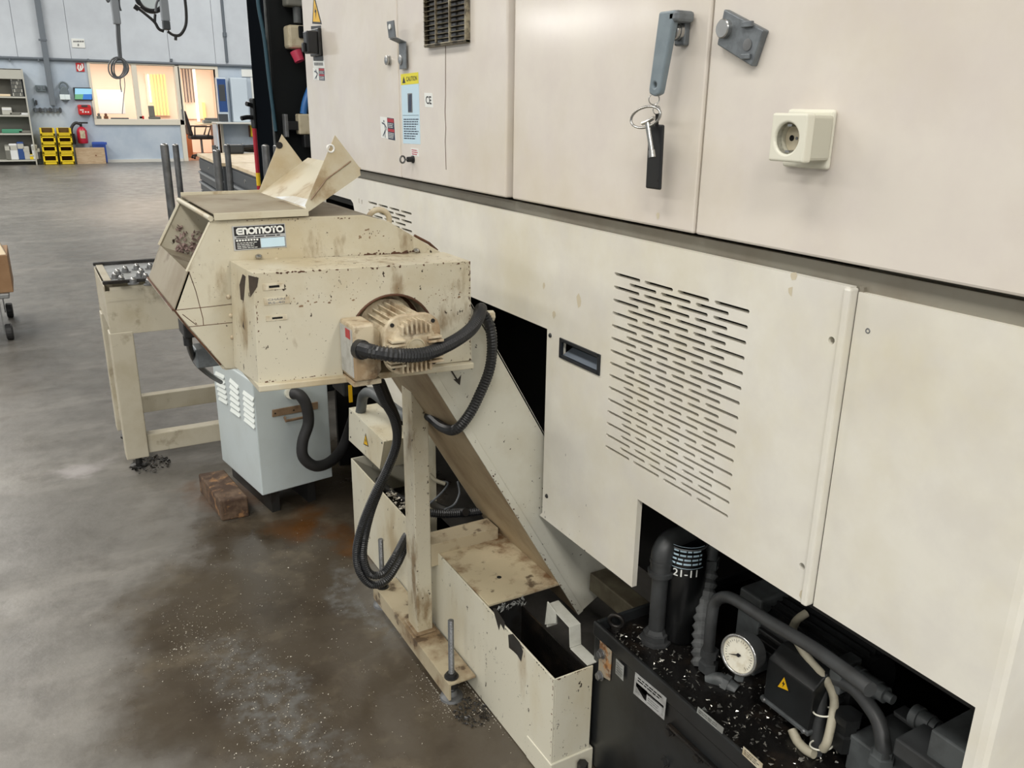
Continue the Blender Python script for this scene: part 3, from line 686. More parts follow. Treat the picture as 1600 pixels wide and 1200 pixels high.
# rotary main switch
q, o = sticker((490, 95), (505.5, 95.5), (486, 41), 'plastic_black', dA, 'switch_plate', XA, 'black rotary main switch with a square grip')
yk = AX(496, 70, XA).y
MB().box((XA-.012, AX(504, 70, XA).y+.004, AX(496, 88, XA).z), (XA, AX(489, 70, XA).y, AX(496, 45, XA).z)).build('housing', 'bare_dark_metal', o, bevel=.003)
a = AX(486, 67, XA-.03)
MB().box((XA-.050, a.y-.022, a.z-.034), (XA-.012, a.y+.022, a.z+.036)).build('grip', 'plastic_black', o, bevel=.005)
MB().box((XA-.060, a.y-.008, a.z-.030), (XA-.050, a.y+.012, a.z+.0)).build('pointer', 'plastic_black', o, bevel=.003)
# ---- socket
p0 = AX(1241, 262, XL); 
fy0, fy1 = AX(1311, 170, XL).y, AX(1241, 170, XL).y; fz1, fz0 = AX(1311, 171, XL).z, AX(1304, 266, XL).z
sk = thing('power_socket', 'ivory square power socket mounted on the nearest cream door', 'socket', (XL, (fy0+fy1)/2, (fz0+fz1)/2))
MB().box((XL-.009, fy0, fz0), (XL-.0005, fy1+.004, fz1)).build('frame', 'ivory_plastic', sk, bevel=.005, seg=3)
yn = AX(1300, 210, XL-.012).y; xf = AY(1258, 215, yn).x
z1 = AY(1256, 177, yn).z; z0 = AY(1254, 255, yn).z; yfar = AX(1203, 215, xf).y
hs = MB().box((xf+.004, yn+.001, z0+.002), (XL-.009, yfar-.001, z1-.002)).build('housing', 'socket_grey', sk, bevel=.004)
cvr = MB().box((xf, yn, z0), (xf+.016, yfar, z1)).build('cover', 'ivory_plastic', sk)
cy_, cz_ = (yn+yfar)/2+.0015, AX(1223, 216, xf).z
c = MB().cyl((xf-.02, cy_, cz_), (xf+.034, cy_, cz_), .0200, n=28); cut(cvr, c); cut(hs, c)
b_ = cvr.modifiers.new('bevel', 'BEVEL'); b_.width = .003; b_.segments = 3; b_.limit_method = 'ANGLE'
well = MB().cyl((xf+.020, cy_, cz_), (xf+.0335, cy_, cz_), .0196, n=28).build('socket_well', 'socket_inner', sk)
s = MB()
for dy in (-.0085, .0085): s.cyl((xf+.0192, cy_+dy, cz_), (xf+.0202, cy_+dy, cz_), .0038, n=12)
s.build('pin_holes', 'black_gap', sk)
for dz_ in (-.0165, .0165): MB().box((xf+.004, cy_-.0035, cz_+dz_-.0015), (xf+.0198, cy_+.0035, cz_+dz_+.0015)).build('earth_clip', 'steel', sk)

MB().cyl((xf+.0192, cy_, cz_), (xf+.0202, cy_, cz_), .002, n=10).build('screw', 'dull_steel', sk)
# ---- keys hanging from the lever
kx = XH+.006
def K(u, v, d=0): return AX(u, v, kx+d)
ky = thing('key_ring', 'bunch with a steel bow key and black tag hanging from the lever', 'keys', (kx, yh, zh))
MB().ring(K(1022, 155), (.5, 1, .1), .0085, .0009, 20, 6).build('split_ring', 'steel', ky, smooth=60)
MB().ring(K(1026, 172), (1, .4, 0), .0065, .0009, 18, 6).build('split_ring', 'steel', ky, smooth=60)
a, b = K(1021, 190, -.012), K(1018, 243, -.012)
kb = MB().tube([K(1009+23*math.cos(t)*1.0, 183+16*math.sin(t)-5*math.cos(t), -.012) for t in [i*2*math.pi/24 for i in range(24)]], .0022, 8, closed=True)
kb.hose([K(1004, 193, -.012), K(1012, 190, -.012), K(1022, 184, -.012)], .0032, 8).cyl(K(1012, 192, -.012), K(1018.5, 236, -.012), .0046, .0044, 12).lathe(K(1018.5, 234, -.012), K(1019.5, 247, -.012)-K(1018.5, 234, -.012), [(0, .0044), (.0005, .0056), (.012, .0060), (.0122, .004)], 14)
kb.build('square_key', 'steel', ky, smooth=45)
t0, t1, t2, t3 = K(1008, 294), K(1030, 297), K(1035, 195), K(1013, 193)
MB().prism([t0, t1, t2, t3], (.006, 0, 0)).build('black_tag', 'plastic_black', ky, bevel=.0025)
MB().cyl(K(1027, 178), K(1026, 197), .003, n=8).cyl(K(1028, 282, -.001), K(1028, 282, .001), .0018, n=10).build('tag_strap', 'dark_inside', ky)

def spots(parent, pts, x, mt, name='scratches'):
    mb = MB(); rnd = random.Random(5)
    for i, (u, v, w_, h_) in enumerate(pts):
        c_ = AX(u, v, x)
        P = []
        for j in range(7):
            a = 2*math.pi*j/7; r_ = rnd.uniform(.5, 1); P.append(c_+V((-.0003-i*2e-6, -w_*r_*math.cos(a), h_*r_*math.sin(a))))
        mb.add(P, [tuple(range(7))])
    o = mb.build(name, mt, parent); o['kind'] = 'stuff'
spots(mach, [(884, 711, .0008, .004), (916, 790, .0008, .004), (905, 807, .001, .0015), (878, 827, .0007, .004), (906, 830, .001, .001), (914, 860, .0022, .0022), (851, 800, .001, .006), (852, 808, .002, .004), (890, 835, .001, .002), (930, 890, .001, .001)], XL, 'bare_dark_metal')
spots(mach, [(866, 492, .008, .010), (1028, 338, .006, .008), (1240, 430, .009, .008), (1235, 455, .006, .010), (905, 470, .012, .016), (1255, 930, .008, .010), (850, 446, .008, .012)], XL, 'smudge', 'smudges')

def chipline(parent, p0, p1, inward, n, size, mt='rust_rim', name='paint_chips', spread=.6, nrm_=None, seed=1):
    """small ragged flakes of missing paint strung along an edge p0-p1 of a surface"""
    rnd = random.Random(seed); p0 = V(p0); p1 = V(p1); e = (p1-p0).normalized(); f = V(inward).normalized()
    nn = e.cross(f).normalized()
    if nn.dot(CAMP-p0) < 0: nn = -nn
    mb = MB()
    for i in range(n):
        t = rnd.random(); d = abs(rnd.gauss(0, spread))*size*1.6; s_ = size*rnd.uniform(.25, 1)*(1 if d < size else .5); st = rnd.uniform(.5, 2.2)
        c_ = p0.lerp(p1, t)+f*(d+s_*.3)
        k = rnd.randint(5, 8); pts = []
        for j in range(k):
            a = 2*math.pi*j/k; r_ = s_*rnd.uniform(.45, 1)
            q_ = c_+e*(r_*math.cos(a)*st)+f*(r_*math.sin(a)); b_ = (q_-p0).dot(f)
            if b_ < .0003: q_ += f*(.0003-b_)
            pts.append(q_+nn*(.0003+i*2e-6))
        mb.add(pts, [tuple(range(k))])
    o = mb.build(name, mt, parent); o['kind'] = 'stuff'; return o

# ================================================================ CHIP CONVEYOR
YS, YB2 = 1.50, 1.82          # near and far side of the head
def S(u, v, y=YS): return AY(u, v, y)
conv = thing('chip_conveyor', 'cream oil-stained chip conveyor with a boxed drive head and 60 degree chute', 'conveyor', (.76, 1.66, 0))
def xz(u, v): p = S(u, v); return (p.x, p.z)
M1 = xz(329, 344); M2 = xz(293, 424); LP = xz(272, 484); B1 = xz(352, 576); B2 = xz(379, 577); T2 = xz(568, 336); T3 = xz(607, 346); T4 = xz(692, 396)
# underside axis of the 60 degree chute
ua = S(667, 582); ub = S(876, 916); ta = S(774.7, 538.5)
dirv = V((math.cos(math.radians(60)), 0, -math.sin(math.radians(60))))
nrm = V((math.sin(math.radians(60)), 0, math.cos(math.radians(60))))
thk = (ta-ua).dot(nrm)
top_end = ua-dirv*.16; low_end = ub+dirv*.12
t = .004
head = [M1, M2, LP, B1, B2, (.50, .952), (T4[0]+.06, 1.0), (T4[0]+.05, T4[1]-.045), T4, T3, T2]
MB().prism([(a, YS, b) for a, b in head], (0, t, 0)).build('near_side_plate', 'conveyor_paint', conv, bevel=.0012)
MB().prism([(a, YB2-t, b) for a, b in head], (0, t, 0)).build('far_side_plate', 'conveyor_paint', conv, bevel=.0012)
def skin(p, q, th, name, mt, y0=YS+t, y1=YB2-t, bevel=0):
    d = V((q[0]-p[0], 0, q[1]-p[1])).normalized(); nn = V((d.z, 0, -d.x))*th
    a = [V((p[0], y0, p[1])), V((q[0], y0, q[1])), V((q[0], y1, q[1])), V((p[0], y1, p[1]))]
    return MB().hexa(a+[x_+nn for x_ in a]).build(name, mt, conv, bevel=bevel)
skin(M2, LP, -.004, 'front_lip', 'conveyor_top', YS, YB2)
skin(LP, B1, .004, 'under_plate', 'conveyor_paint')
skin(B1, (.52, .95), .004, 'under_plate', 'conveyor_paint')
skin(M1, T2, .003, 'top_plate', 'conveyor_top'); skin(T2, T3, .003, 'top_plate', 'conveyor_top'); skin(T3, T4, .003, 'top_plate', 'conveyor_paint')
skin((M2[0]+.004, M2[1]-.004), (.47, 1.03), .004, 'inner_chute', 'conveyor_top')
MB().box((.44, YS+.01, 1.0), (.45, YB2-.01, 1.19)).build('inner_wall', 'dark_inside', conv)
MB().tube([(M1[0], YS-.004, M1[1]+.003), (M1[0], YB2+.006, M1[1]+.003)], .0048, 8).build('hinge_rod', 'tray_paint', conv, smooth=50)
mb = MB(); rnd = random.Random(9)
for i in range(420):
    t_ = rnd.random(); x_ = M2[0]+.03+rnd.random()*.17; z_ = 1.085+rnd.random()*.085*(1-abs(t_-.5))
    c_ = V((x_, YB2-t-.002, z_)); s_ = rnd.uniform(.003, .0085)
    mb.add([c_+V((rnd.uniform(-s_, s_), rnd.uniform(-.006, .0015), rnd.uniform(-s_, s_))) for _ in range(4)], [(0, 1, 2), (0, 2, 3), (0, 1, 3), (1, 2, 3)])
mb.build('caked_crust', 'crust', conv, kind='stuff')
# raised mouth edges, seams and rivets on the near side
MB().tube([(M1[0]-.001, YS+.002, M1[1]-.004), (M2[0]-.001, YS+.002, M2[1])], .0026, 6).build('mouth_edge', 'tray_paint', conv, smooth=50)
MB().tube([(M1[0]-.001, YB2-.002, M1[1]-.004), (M2[0]-.001, YB2-.002, M2[1])], .004, 6).build('mouth_edge', 'tray_paint', conv, smooth=50)
mb = MB()
for pts in ([(271, 485), (330, 479), (372, 474)], [(295, 424), (306, 455), (317, 497), (318, 508)], [(293, 511), (372, 503)], [(285, 491), (307, 508)]):
    mb.tube([S(*p)+V((0, .0002, 0)) for p in pts], .0007, 5)
mb.build('seam_line', 'rust_rim', conv)
MB().tube([S(232+40, 484), S(293, 512), S(345, 570)], .0018, 6).build('rusty_edge', 'rust_rim', conv, smooth=50)
MB().tube([(LP[0]-.002, YS, LP[1]), (LP[0]-.002, YB2, LP[1])], .0022, 6).build('rusty_edge', 'rust_rim', conv, smooth=50)
for u, v in ((357, 464), (361, 493), (363, 527), (404, 407), (432, 406), (652, 397), (664, 398), (667, 398)):
    MB().lathe(S(u, v), (0, -1, 0), [(0, .0042), (.0015, .0038), (.003, .002)], 10).build('rivet', 'motor_cream', conv, smooth=50)
for u, v, mt in ((404, 405, 'steel'), (650, 395, 'steel')):
    MB().lathe(S(u, v)+V((0, -.002, .004)), (0, -.3, 1), [(0, .006), (.003, .006), (.005, .003)], 12).build('screw', mt, conv, smooth=50)
MB().ring(S(592, 344, 1.66), (.2, 1, .1), .022, .006, 22, 8).build('lifting_eye', 'motor_cream', conv, smooth=60)
MB().tube([S(657, 376)+V((0, .03, .006)), S(680, 388)+V((0, .03, .006)), S(693, 398)+V((0, .03, .004))], .003, 6).build('rusty_edge', 'rust_rim', conv, smooth=50)
# ---- drive cover box with the motor opening
YF_ = 1.385
A1, A2, A3, A4 = S(395, 427, YF_), S(735, 408, YF_), S(737, 563, YF_), S(404, 601, YF_)
yk = V((0, YS-YF_-.001, 0))
cover = MB().hexa([A1, A2, A3, A4, A1+yk+V((-.012, 0, .004)), A2+yk, A3+yk, A4+yk+V((-.016, 0, .004))]).build('drive_cover', 'conveyor_paint', conv)
mc = V((.5445, 0, .997)); mr = .0835
c = MB().cyl((mc.x, YF_-.05, mc.z), (mc.x, YF_+.06, mc.z), mr, n=40)
cut(cover, c); cut(cover, MB().box((.448, YF_-.05, .84), (.62, YF_+.055, .985)))
b_ = cover.modifiers.new('bevel', 'BEVEL'); b_.width = .0025; b_.segments = 2; b_.limit_method = 'ANGLE'; b_.angle_limit = math.radians(50)
mb = MB(); n = 26
arc = [V((mc.x+(mr-.001)*math.cos(a), YF_+.001, mc.z+(mr-.001)*math.sin(a))) for a in [math.radians(-5+i*190/n) for i in range(n+1)]]
mb.tube(arc, .0026, 6); mb.build('rusty_rim', 'rust_rim', conv, smooth=50)
# base plate the cover stands on
pl0, pl1 = S(404, 603, YF_-.014), S(741, 567, YF_-.014)
MB().hexa([pl0+V((0, 0, -.012)), pl1+V((0, 0, -.012)), pl1+V((0, .36, -.012)), pl0+V((.0, .36, -.012)), pl0, pl1, pl1+V((0, .36, 0)), pl0+V((0, .36, 0))]).build('base_plate', 'tray_paint', conv, bevel=.002)
# name plate
q = Q(S(366, 392, YS-.0005), S(448, 386, YS-.0005), S(362, 354, YS-.0005))
mb = MB(); q.rect(mb, 0, 0, 1, 1, 0, .0006); npl = mb.build('name_plate', 'plate_silver', conv, label='silver and black maker plate')
s = MB(); q.flat(s, [(.03, .60), (.985, .60), (.985, .97), (.03, .97)]); q.flat(s, [(.03, .04), (.50, .04), (.50, .47), (.03, .47)]); 
q.stroke(s, [(.5, .045), (.98, .045), (.98, .46), (.5, .46)], .0006); q.lines(s, .06, .49, .9, .58, 1, .5, .0008, .02); s.build('dark_field', 'print_black', npl)
s = MB(); q.flat(s, [(.51, .06), (.97, .06), (.97, .45), (.51, .45)]); s.build('pale_field', 'print_paleblue', npl)
s = MB(); q.lines(s, .06, .06, .47, .34, 4, .35, .0011); 
for k in range(8): q.flat(s, [(.05+k*.054, .375), (.088+k*.054, .375), (.088+k*.054, .445), (.05+k*.054, .445)], .0011)
L_ = {'E': [[(1, .95), (.34, .95), (.10, .74), (.10, .26), (.34, .05), (1, .05)], [(.25, .5), (.88, .5)]],
      'N': [[(.08, 0), (.08, .95), (.6, .95), (.92, .7), (.92, 0)]],
      'O': [[(.5+.45*math.cos(i*math.pi/7), .5+.46*math.sin(i*math.pi/7)) for i in range(15)]],
      'M': [[(.06, 0), (.06, .95), (.8, .95), (.94, .75), (.94, 0)], [(.5, .95), (.5, 0)]],
      'T': [[(0, .95), (1, .95)], [(.5, .95), (.5, 0)]]}
a0 = .075
for ch, wd in (('E', .105), ('N', .085), ('O', .125), ('M', .15), ('O', .125), ('T', .085), ('O', .125)):
    for st in L_[ch]: q.stroke(s, [(a0+x_*wd, .665+y_*.24) for x_, y_ in st], .0031, .0012)
    a0 += wd+.0135
s.build('maker_lettering', 'print_white', npl)
# three little plates on the cover
def cplate(bl, br, tl, name, slot_=True):
    q = Q(S(*bl, YF_), S(*br, YF_), S(*tl, YF_)); mb = MB(); q.rect(mb, 0, 0, 1, 1, 0, .0012); o = mb.build(name, 'plate_pale', conv); s = MB()
    if slot_: q.flat(s, [(.28, .32), (.78, .32), (.78, .68), (.28, .68)], .0015); s.build('slot', 'black_gap', o)
    else:
        q.text(s, 'CHAIN', .16, .58, .82, .88, .0015); q.text(s, 'RS-40', .16, .12, .80, .42, .0015); s.build('lettering', 'print_grey', o)
cplate((411, 454), (444, 451), (410, 444), 'slot_plate'); cplate((416, 502), (449, 499), (415, 494), 'slot_plate'); cplate((413, 477), (453, 473.5), (411.5, 466), 'chain_plate', False)
# flaked paint on the cover's left corner
mb = MB()
for pts in ([(379, 428), (384, 432), (381, 470), (376, 468), (374, 445)], [(388, 430), (404, 434), (402, 448), (391, 465), (389, 450)], [(380, 500), (382, 516), (379, 510)]):
    P = [S(a, b, YF_-.0008) for a, b in pts]; mb.prism(P, (0, -.0002, 0))
mb.build('flaked_paint', 'flake_dark', conv)
yb_ = YF_-.0
chipline(conv, A1, A2, (0, 0, -1), 60, .0028, seed=2); chipline(conv, A1.lerp(A2, .06)+V((0, .004, 0)), A2+V((0, .004, 0)), (0, 1, 0), 90, .0042, mt='bracket_brown', name='grime_specks', spread=7, seed=31); chipline(conv, A4, A3, (0, 0, 1), 70, .003, seed=3); chipline(conv, A2, A3, (-1, 0, 0), 50, .003, seed=4); chipline(conv, A1, A4, (1, 0, 0), 30, .0028, seed=5)
chipline(conv, S(560, 402), S(655, 396), (0, 0, 1), 60, .0042, seed=6, spread=.5); chipline(conv, S(400, 410), S(560, 402), (0, 0, 1), 25, .003, seed=7)
chipline(conv, S(452, 482, yb_), S(560, 470, yb_), (0, 0, 1), 26, .0035, mt='bracket_brown', name='grime_specks', spread=2.2, seed=8)
chipline(conv, S(655, 480, yb_), S(730, 462, yb_), (0, 0, 1), 40, .0028, mt='bracket_brown', name='grime_specks', spread=3.5, seed=9)
chipline(conv, S(560, 375), S(600, 372), (0, 0, 1), 16, .0045, mt='bracket_brown', name='grime_specks', spread=1.6, seed=10)
chipline(conv, S(300, 500), S(352, 572), (.8, 0, .6), 30, .002, seed=11); chipline(conv, S(345, 345), S(560, 339), (0, 0, -1), 26, .0018, seed=12)
# ---- gear motor
mx, mz = .541, 1.014
mo = MB().lathe((mx, 1.455, mz), (0, -1, 0), [(0, .062), (.035, .062), (.036, .055), (.05, .055), (.051, .042), (.075, .042)], 28).build('gear_motor', 'motor_cream', conv, smooth=35, label='cream oily finned electric gear motor')
MB().cyl((mx, 1.40, mz), (mx, 1.288, mz), .0415, n=28).build('motor_body', 'motor_cream', mo, smooth=50)
for i in range(26):
    a = 2*math.pi*i/26
    if 2.6 < a < 3.75: continue
    e = V((math.cos(a), 0, math.sin(a))); f_ = V((-math.sin(a), 0, math.cos(a)))*.0013; p = V((mx, 1.395, mz))
    MB().hexa([p+e*.040-f_, p+e*.052-f_, p+e*.052+f_, p+e*.040+f_]+[x_+V((0, -.10, 0)) for x_ in (p+e*.040-f_, p+e*.052-f_, p+e*.052+f_, p+e*.040+f_)]).build('cooling_fin', 'motor_cream', mo)
def rsq(r, c_, y, n=6):
    out = []
    for qd in range(4):
        cx_, cz__ = ((1, 1), (-1, 1), (-1, -1), (1, -1))[qd]
        for i in range(n+1):
            a = math.pi/2*qd+math.pi/2*i/n
            out.append(V((mx+cx_*(r-c_)+c_*math.cos(a), y, mz+cz__*(r-c_)+c_*math.sin(a))))
    return out
eb = MB().prism(rsq(.0525, .034, 1.292), (0, -.010, 0)).build('end_bell', 'motor_cream', mo, bevel=.002)
mb = MB().lathe((mx, 1.282, mz), (0, -1, 0), [(0, .043), (.008, .040), (.012, .030)], 28); mb.build('bell_dome', 'motor_cream', mo, smooth=30)
mb = MB().lathe((mx, 1.272, mz-.004), (0, -1, 0), [(0, .0185), (.004, .0175), (.0042, .0155), (.0025, .0145)], 24); mb.build('bearing_cap', 'tray_paint', mo, smooth=30)
mb = MB()
for k in range(-4, 6):
    if abs(k) < 1: continue
    z = mz-.002+k*.0072
    for sg in (-1, 1):
        if k > 2: continue
        mb.box((mx+sg*.021, 1.2625, z-.0019), (mx+sg*(.0495 if k < 2 else .046), 1.283, z+.0019))
for k in range(-3, 4):
    mb.box((mx+k*.0085-.0018, 1.2635, mz+.022), (mx+k*.0085+.0018, 1.283, mz+.047-.0012*k*k)); mb.box((mx+k*.0085-.0018, 1.266, mz-.046), (mx+k*.0085+.0018, 1.283, mz-.026))
mb.build('bell_ribs', 'motor_cream', mo, bevel=.0006)
for sx, sz in ((-1, 1), (1, 1), (-1, -1), (1, -1)):
    MB().cyl((mx+sx*.0375, 1.2825, mz+sz*.0375), (mx+sx*.0375, 1.2795, mz+sz*.0375), .0035, n=10).build('bolt_hole', 'dark_inside', mo)
MB().cyl((mc.x, 1.44, mc.z), (mc.x, 1.452, mc.z), .080, n=32).build('gearbox_flange', 'rust_rim', mo, smooth=50)
# terminal box with the cable gland
tb = MB().box((.447, 1.318, .948), (.487, 1.385, 1.048)).build('terminal_box', 'motor_cream', mo, bevel=.004)
q = Q(S(533.5, 571, 1.345), S(545, 577, 1.318), S(530, 502, 1.345))
MB().box((.4455, 1.322, .955), (.447, 1.382, 1.040)).build('rating_plate', 'plate_silver', mo); MB().box((.4448, 1.330, 1.022), (.4455, 1.352, 1.038)).build('red_mark', 'print_red', mo)
MB().prism([(.452, 1.3185, 1.046), (.482, 1.318, 1.046), (.500, 1.330, 1.030), (.500, 1.330, .96), (.487, 1.318, .95)], (0, .06, 0)).build('box_neck', 'motor_cream', mo, bevel=.002)
gl = S(560, 545, 1.318)
MB().lathe(gl, (.35, -1, 0), [(0, .017), (.012, .017), (.013, .014), (.020, .014)], 16).build('cable_gland', 'conduit_black', mo, smooth=35)
MB().box((.448, 1.33, .935), (.50, 1.40, .945)).build('motor_foot', 'motor_cream', mo, bevel=.002)
# ---- inclined chute
def chute(u0, n0, n1, u1): pass
a0_, a1_ = top_end, low_end
P4 = [a0_, a1_, a1_+nrm*thk, a0_+nrm*thk]
P4 = [V((p.x, YS+.006, p.z)) for p in P4]
P4[2] = V((P4[2].x, P4[2].y, P4[2].z))
w_ = V((0, .40, 0)); th = V((0, .005, 0))
MB().prism(P4, th).build('chute_side', 'duct_paint', conv, bevel=.001)
MB().prism([p+w_-th for p in P4], th).build('chute_side', 'duct_paint', conv, bevel=.001)
o = MB().hexa([P4[0], P4[1], P4[1]+w_, P4[0]+w_]+[p+nrm*.004 for p in (P4[0], P4[1], P4[1]+w_, P4[0]+w_)]).build('chute_underside', 'duct_under_shaded', conv)
MB().hexa([P4[3]-nrm*.004, P4[2]-nrm*.004, P4[2]+w_-nrm*.004, P4[3]+w_-nrm*.004, P4[3], P4[2], P4[2]+w_, P4[3]+w_]).build('chute_top', 'duct_paint', conv)
fl0, fl1 = P4[0]+nrm*.0, P4[1]
MB().hexa([fl0, fl1, fl1+nrm*.017, fl0+nrm*.017]+[p+V((0, -.003, 0)) for p in (fl0, fl1, fl1+nrm*.017, fl0+nrm*.017)]).build('chute_flange', 'duct_paint', conv, bevel=.0008)
# painted arrow on the chute side
q = Q(S(698, 606, 1.5055), S(724, 606, 1.5055), S(698, 572, 1.5055)); s = MB()
q.stroke(s, [(.12, .98), (.62, .36)], .0035, .0006); q.flat(s, [(.38, .40), (.78, .12), (.86, .62), (.66, .42)], .0006); s.build('painted_arrow', 'arrow_ink', conv)
# ---- support post, base channel, brace, levelling bolts
MB().box((.742, 1.776, .062), (.786, 1.84, .93)).build('support_post', 'conveyor_paint', conv, bevel=.003)
MB().box((.733, 1.765, .060), (.792, 1.85, .066)).build('weld_bead', 'base_channel', conv, bevel=.003)
MB().prism([(.726, 1.55, 0.012), (.726, 1.55, .060), (.80, 1.55, .060), (.80, 1.55, .054), (.732, 1.55, .054), (.732, 1.55, .012)], (0, .52, 0)).build('base_channel', 'base_channel', conv, bevel=.001)
b0 = MB().box((.786, 1.775, .253), (.985, 1.779, .318)).box((.786, 1.779, .313), (.985, 1.84, .318)).build('brace', 'base_channel', conv, bevel=.001)
def levelbolt(x_, y_, ztop, foot=True, zn=.066):
    mb = MB(); nn = int((ztop-.01)/.0022)
    mb.tube([(x_, y_, .008+i*(ztop-.008)/nn) for i in range(nn+1)], .008, 8, rf=lambda i: .0080 if i % 2 else .0068)
    o = mb.build('levelling_bolt', 'dull_steel', conv)
    MB().bolt((x_, y_, .060), (0, 0, 1), .0135, .012).cyl((x_, y_, .030), (x_, y_, .054), .015, n=6).build('nut', 'bare_dark_metal', o)
    if foot: MB().lathe((x_, y_, 0), (0, 0, 1), [(0, .030), (.006, .028), (.010, .016), (.022, .012)], 20).build('foot', 'dull_steel', o, smooth=40)
levelbolt(.745, 1.575, AY(711, 967, 1.575).z)
levelbolt(.745, 2.04, AY(612, 838, 2.04).z)

chipline(conv, fl0.lerp(fl1, .45)+V((0, -.003, 0)), fl1+V((0, -.003, 0)), nrm, 45, .0034, seed=13)
chipline(conv, (.742, 1.776, .07), (.742, 1.776, .80), (1, 0, 0), 45, .0022, mt='bracket_brown', name='grime_specks', spread=1.2, seed=14)
# ================================================================ FOLDED TRAY ON THE HEAD
tray = thing('folded_tray', 'folded sheet metal tray with two pointed cheeks lying on the conveyor head', 'tray', (.42, 1.66, 1.22))
zt0 = max(M1[1], T2[1])+.006
N0 = S(333, 341); N1 = S(476, 322); N2 = S(562, 272); NA = S(523.5, 211)
yf = YB2+.0
def far(p, dx=0, dz=0): return V((p.x+dx, yf, p.z+dz))
def zfix(p, z): return V((p.x, p.y, z))
N0 = V((N0.x, YS-.006, zt0+.006)); N1 = V((N1.x, YS-.006, zt0+.006))
tk = V((0, 0, -.002))
F0, F1 = far(N0), far(N1)
MB().hexa([N0, N1, F1, F0]+[p+tk for p in (N0, N1, F1, F0)]).build('tray_floor', 'conveyor_top', tray)
FA = AY(440.5, 210, yf); F2 = AY(477, 259, yf); FB = AY(400.5, 306, yf)
Nb = V((N2.x, YS-.006, N2.z+.012))
F2b = V((Nb.x, yf, Nb.z))
N1x = N1+V((.002, 0, 0)); F1x = F1+V((.002, 0, 0))
rt = MB().hexa([N1, Nb, F2b, F1]+[p+V((.001, 0, -.002)) for p in (N1, Nb, F2b, F1)]).build('raised_floor', 'tray_paint', tray)
cheek_n = [S(482, 331, YS-.008), S(477, 321, YS-.008), S(523.5, 211, YS-.008), S(562, 262, YS-.008), S(563.5, 274, YS-.008)]
MB().prism(cheek_n, (0, .002, 0)).build('near_cheek', 'tray_paint', tray)
MB().prism([AY(401, 308, yf), AY(440.5, 210, yf), AY(477, 259, yf), AY(470, 266, yf)], (0, .002, 0)).build('far_cheek', 'tray_paint', tray)
MB().prism([N0+V((0, -.001, 0)), N1+V((.004, -.001, 0)), N1+V((.004, -.001, -.012)), N0+V((0, -.001, -.012))], (0, -.002, 0)).build('near_flange', 'tray_paint', tray, bevel=.0006)
MB().prism([F0+V((0, .001, .006)), F1+V((0, .001, .006)), F1+V((0, .001, -.012)), F0+V((0, .001, -.012))], (0, .002, 0)).build('far_flange', 'tray_paint', tray, bevel=.0006)
q = S(523.5-7, 232, YS-.0085); MB().ring(q, (0, 1, 0), .0062, .0018, 18, 6).build('hole_rim', 'tray_white', tray, smooth=50)
q = AY(436.5, 227, yf-.0006); MB().cyl(q, q+V((0, -.0006, 0)), .007, n=16).build('hole', 'dark_inside', tray)
gl0 = N1+V((.003, .004, .0015)); 
MB().hexa([gl0, gl0+(Nb-N1)*.16, gl0+(Nb-N1)*.10+V((0, .12, .002)), gl0+V((-.004, .20, .0005))]+[p+V((0, 0, .0006)) for p in (gl0, gl0+(Nb-N1)*.16, gl0+(Nb-N1)*.10+V((0, .12, .002)), gl0+V((-.004, .20, .0005)))]).build('bare_patch', 'tray_white', tray)
MB().tube([S(486, 312, YS-.0095), S(510, 280, YS-.0095), S(548, 252, YS-.0095)], .0012, 6).build('pressed_bead', 'bracket_brown', tray, smooth=60)

# ================================================================ COOLANT TANK
XT, ZTK = .805, .283
tank = thing('coolant_tank', 'long cream coolant tank with a stained lid and open near end', 'tank', (.9, 1.8, 0))
YT0, YT1, YT2, YT3 = 1.208, 1.505, 1.79, 2.455
XR = .905
pf = AX(868, 1160, XT)
MB().prism([(XT, YT0, ZTK-.004), (XT, YT1, ZTK), (XT, YT3, .30), (XT, YT3, .002), (XT, YT0, .002)], (.004, 0, 0)).build('side_wall', 'tank_paint', tank, bevel=.001)
MB().box((XT+.004, YT0, .03), (XR, YT0+.004, ZTK-.006)).build('end_wall', 'tank_paint', tank, bevel=.0015)
MB().box((XT-.002, YT0-.004, .002), (XR+.008, YT0+.1, .062)).build('foot_plate', 'tank_paint', tank, bevel=.002)
MB().box((XR-.004, YT0+.004, .01), (XR, YT1, ZTK-.03)).build('inner_wall', 'black_greasy', tank)
MB().box((XT+.004, YT1-.002, .02), (XR, YT1+.002, ZTK-.004)).build('lid_drop_edge', 'bare_dark_metal', tank)
MB().box((XT+.004, YT0+.004, .01), (XR-.004, YT1-.002, .115)).build('oil_surface', 'oil', tank)
MB().box((XT+.006, YT1, ZTK-.004), (1.012, YT2+.02, ZTK+.002)).build('lid', 'tank_lid', tank, bevel=.001)
p = AZ(780, 902, ZTK+.002); MB().cyl(p, p+V((0, 0, .0006)), .006, n=14).build('lid_hole', 'black_gap', tank)
p = AZ(727, 847, ZTK+.002); MB().cyl(p, p+V((0, 0, .0006)), .006, n=14).build('lid_hole', 'black_gap', tank)
MB().box((XT+.004, YT3-.004, .004), (1.0, YT3, .30)).build('end_wall', 'tank_paint', tank)
MB().box((XT+.004, YT2+.02, .004), (1.0, YT3-.004, .16)).build('sludge', 'black_greasy', tank)
MB().box((XT+.004, YT2+.016, .1), (1.0, YT2+.02, ZTK)).build('partition', 'bare_dark_metal', tank)
MB().bolt((XR-.03, YT0+.03-.05, .0), (0, 0, 1), .012, .05).build('foot_bolt', 'bare_dark_metal', tank)
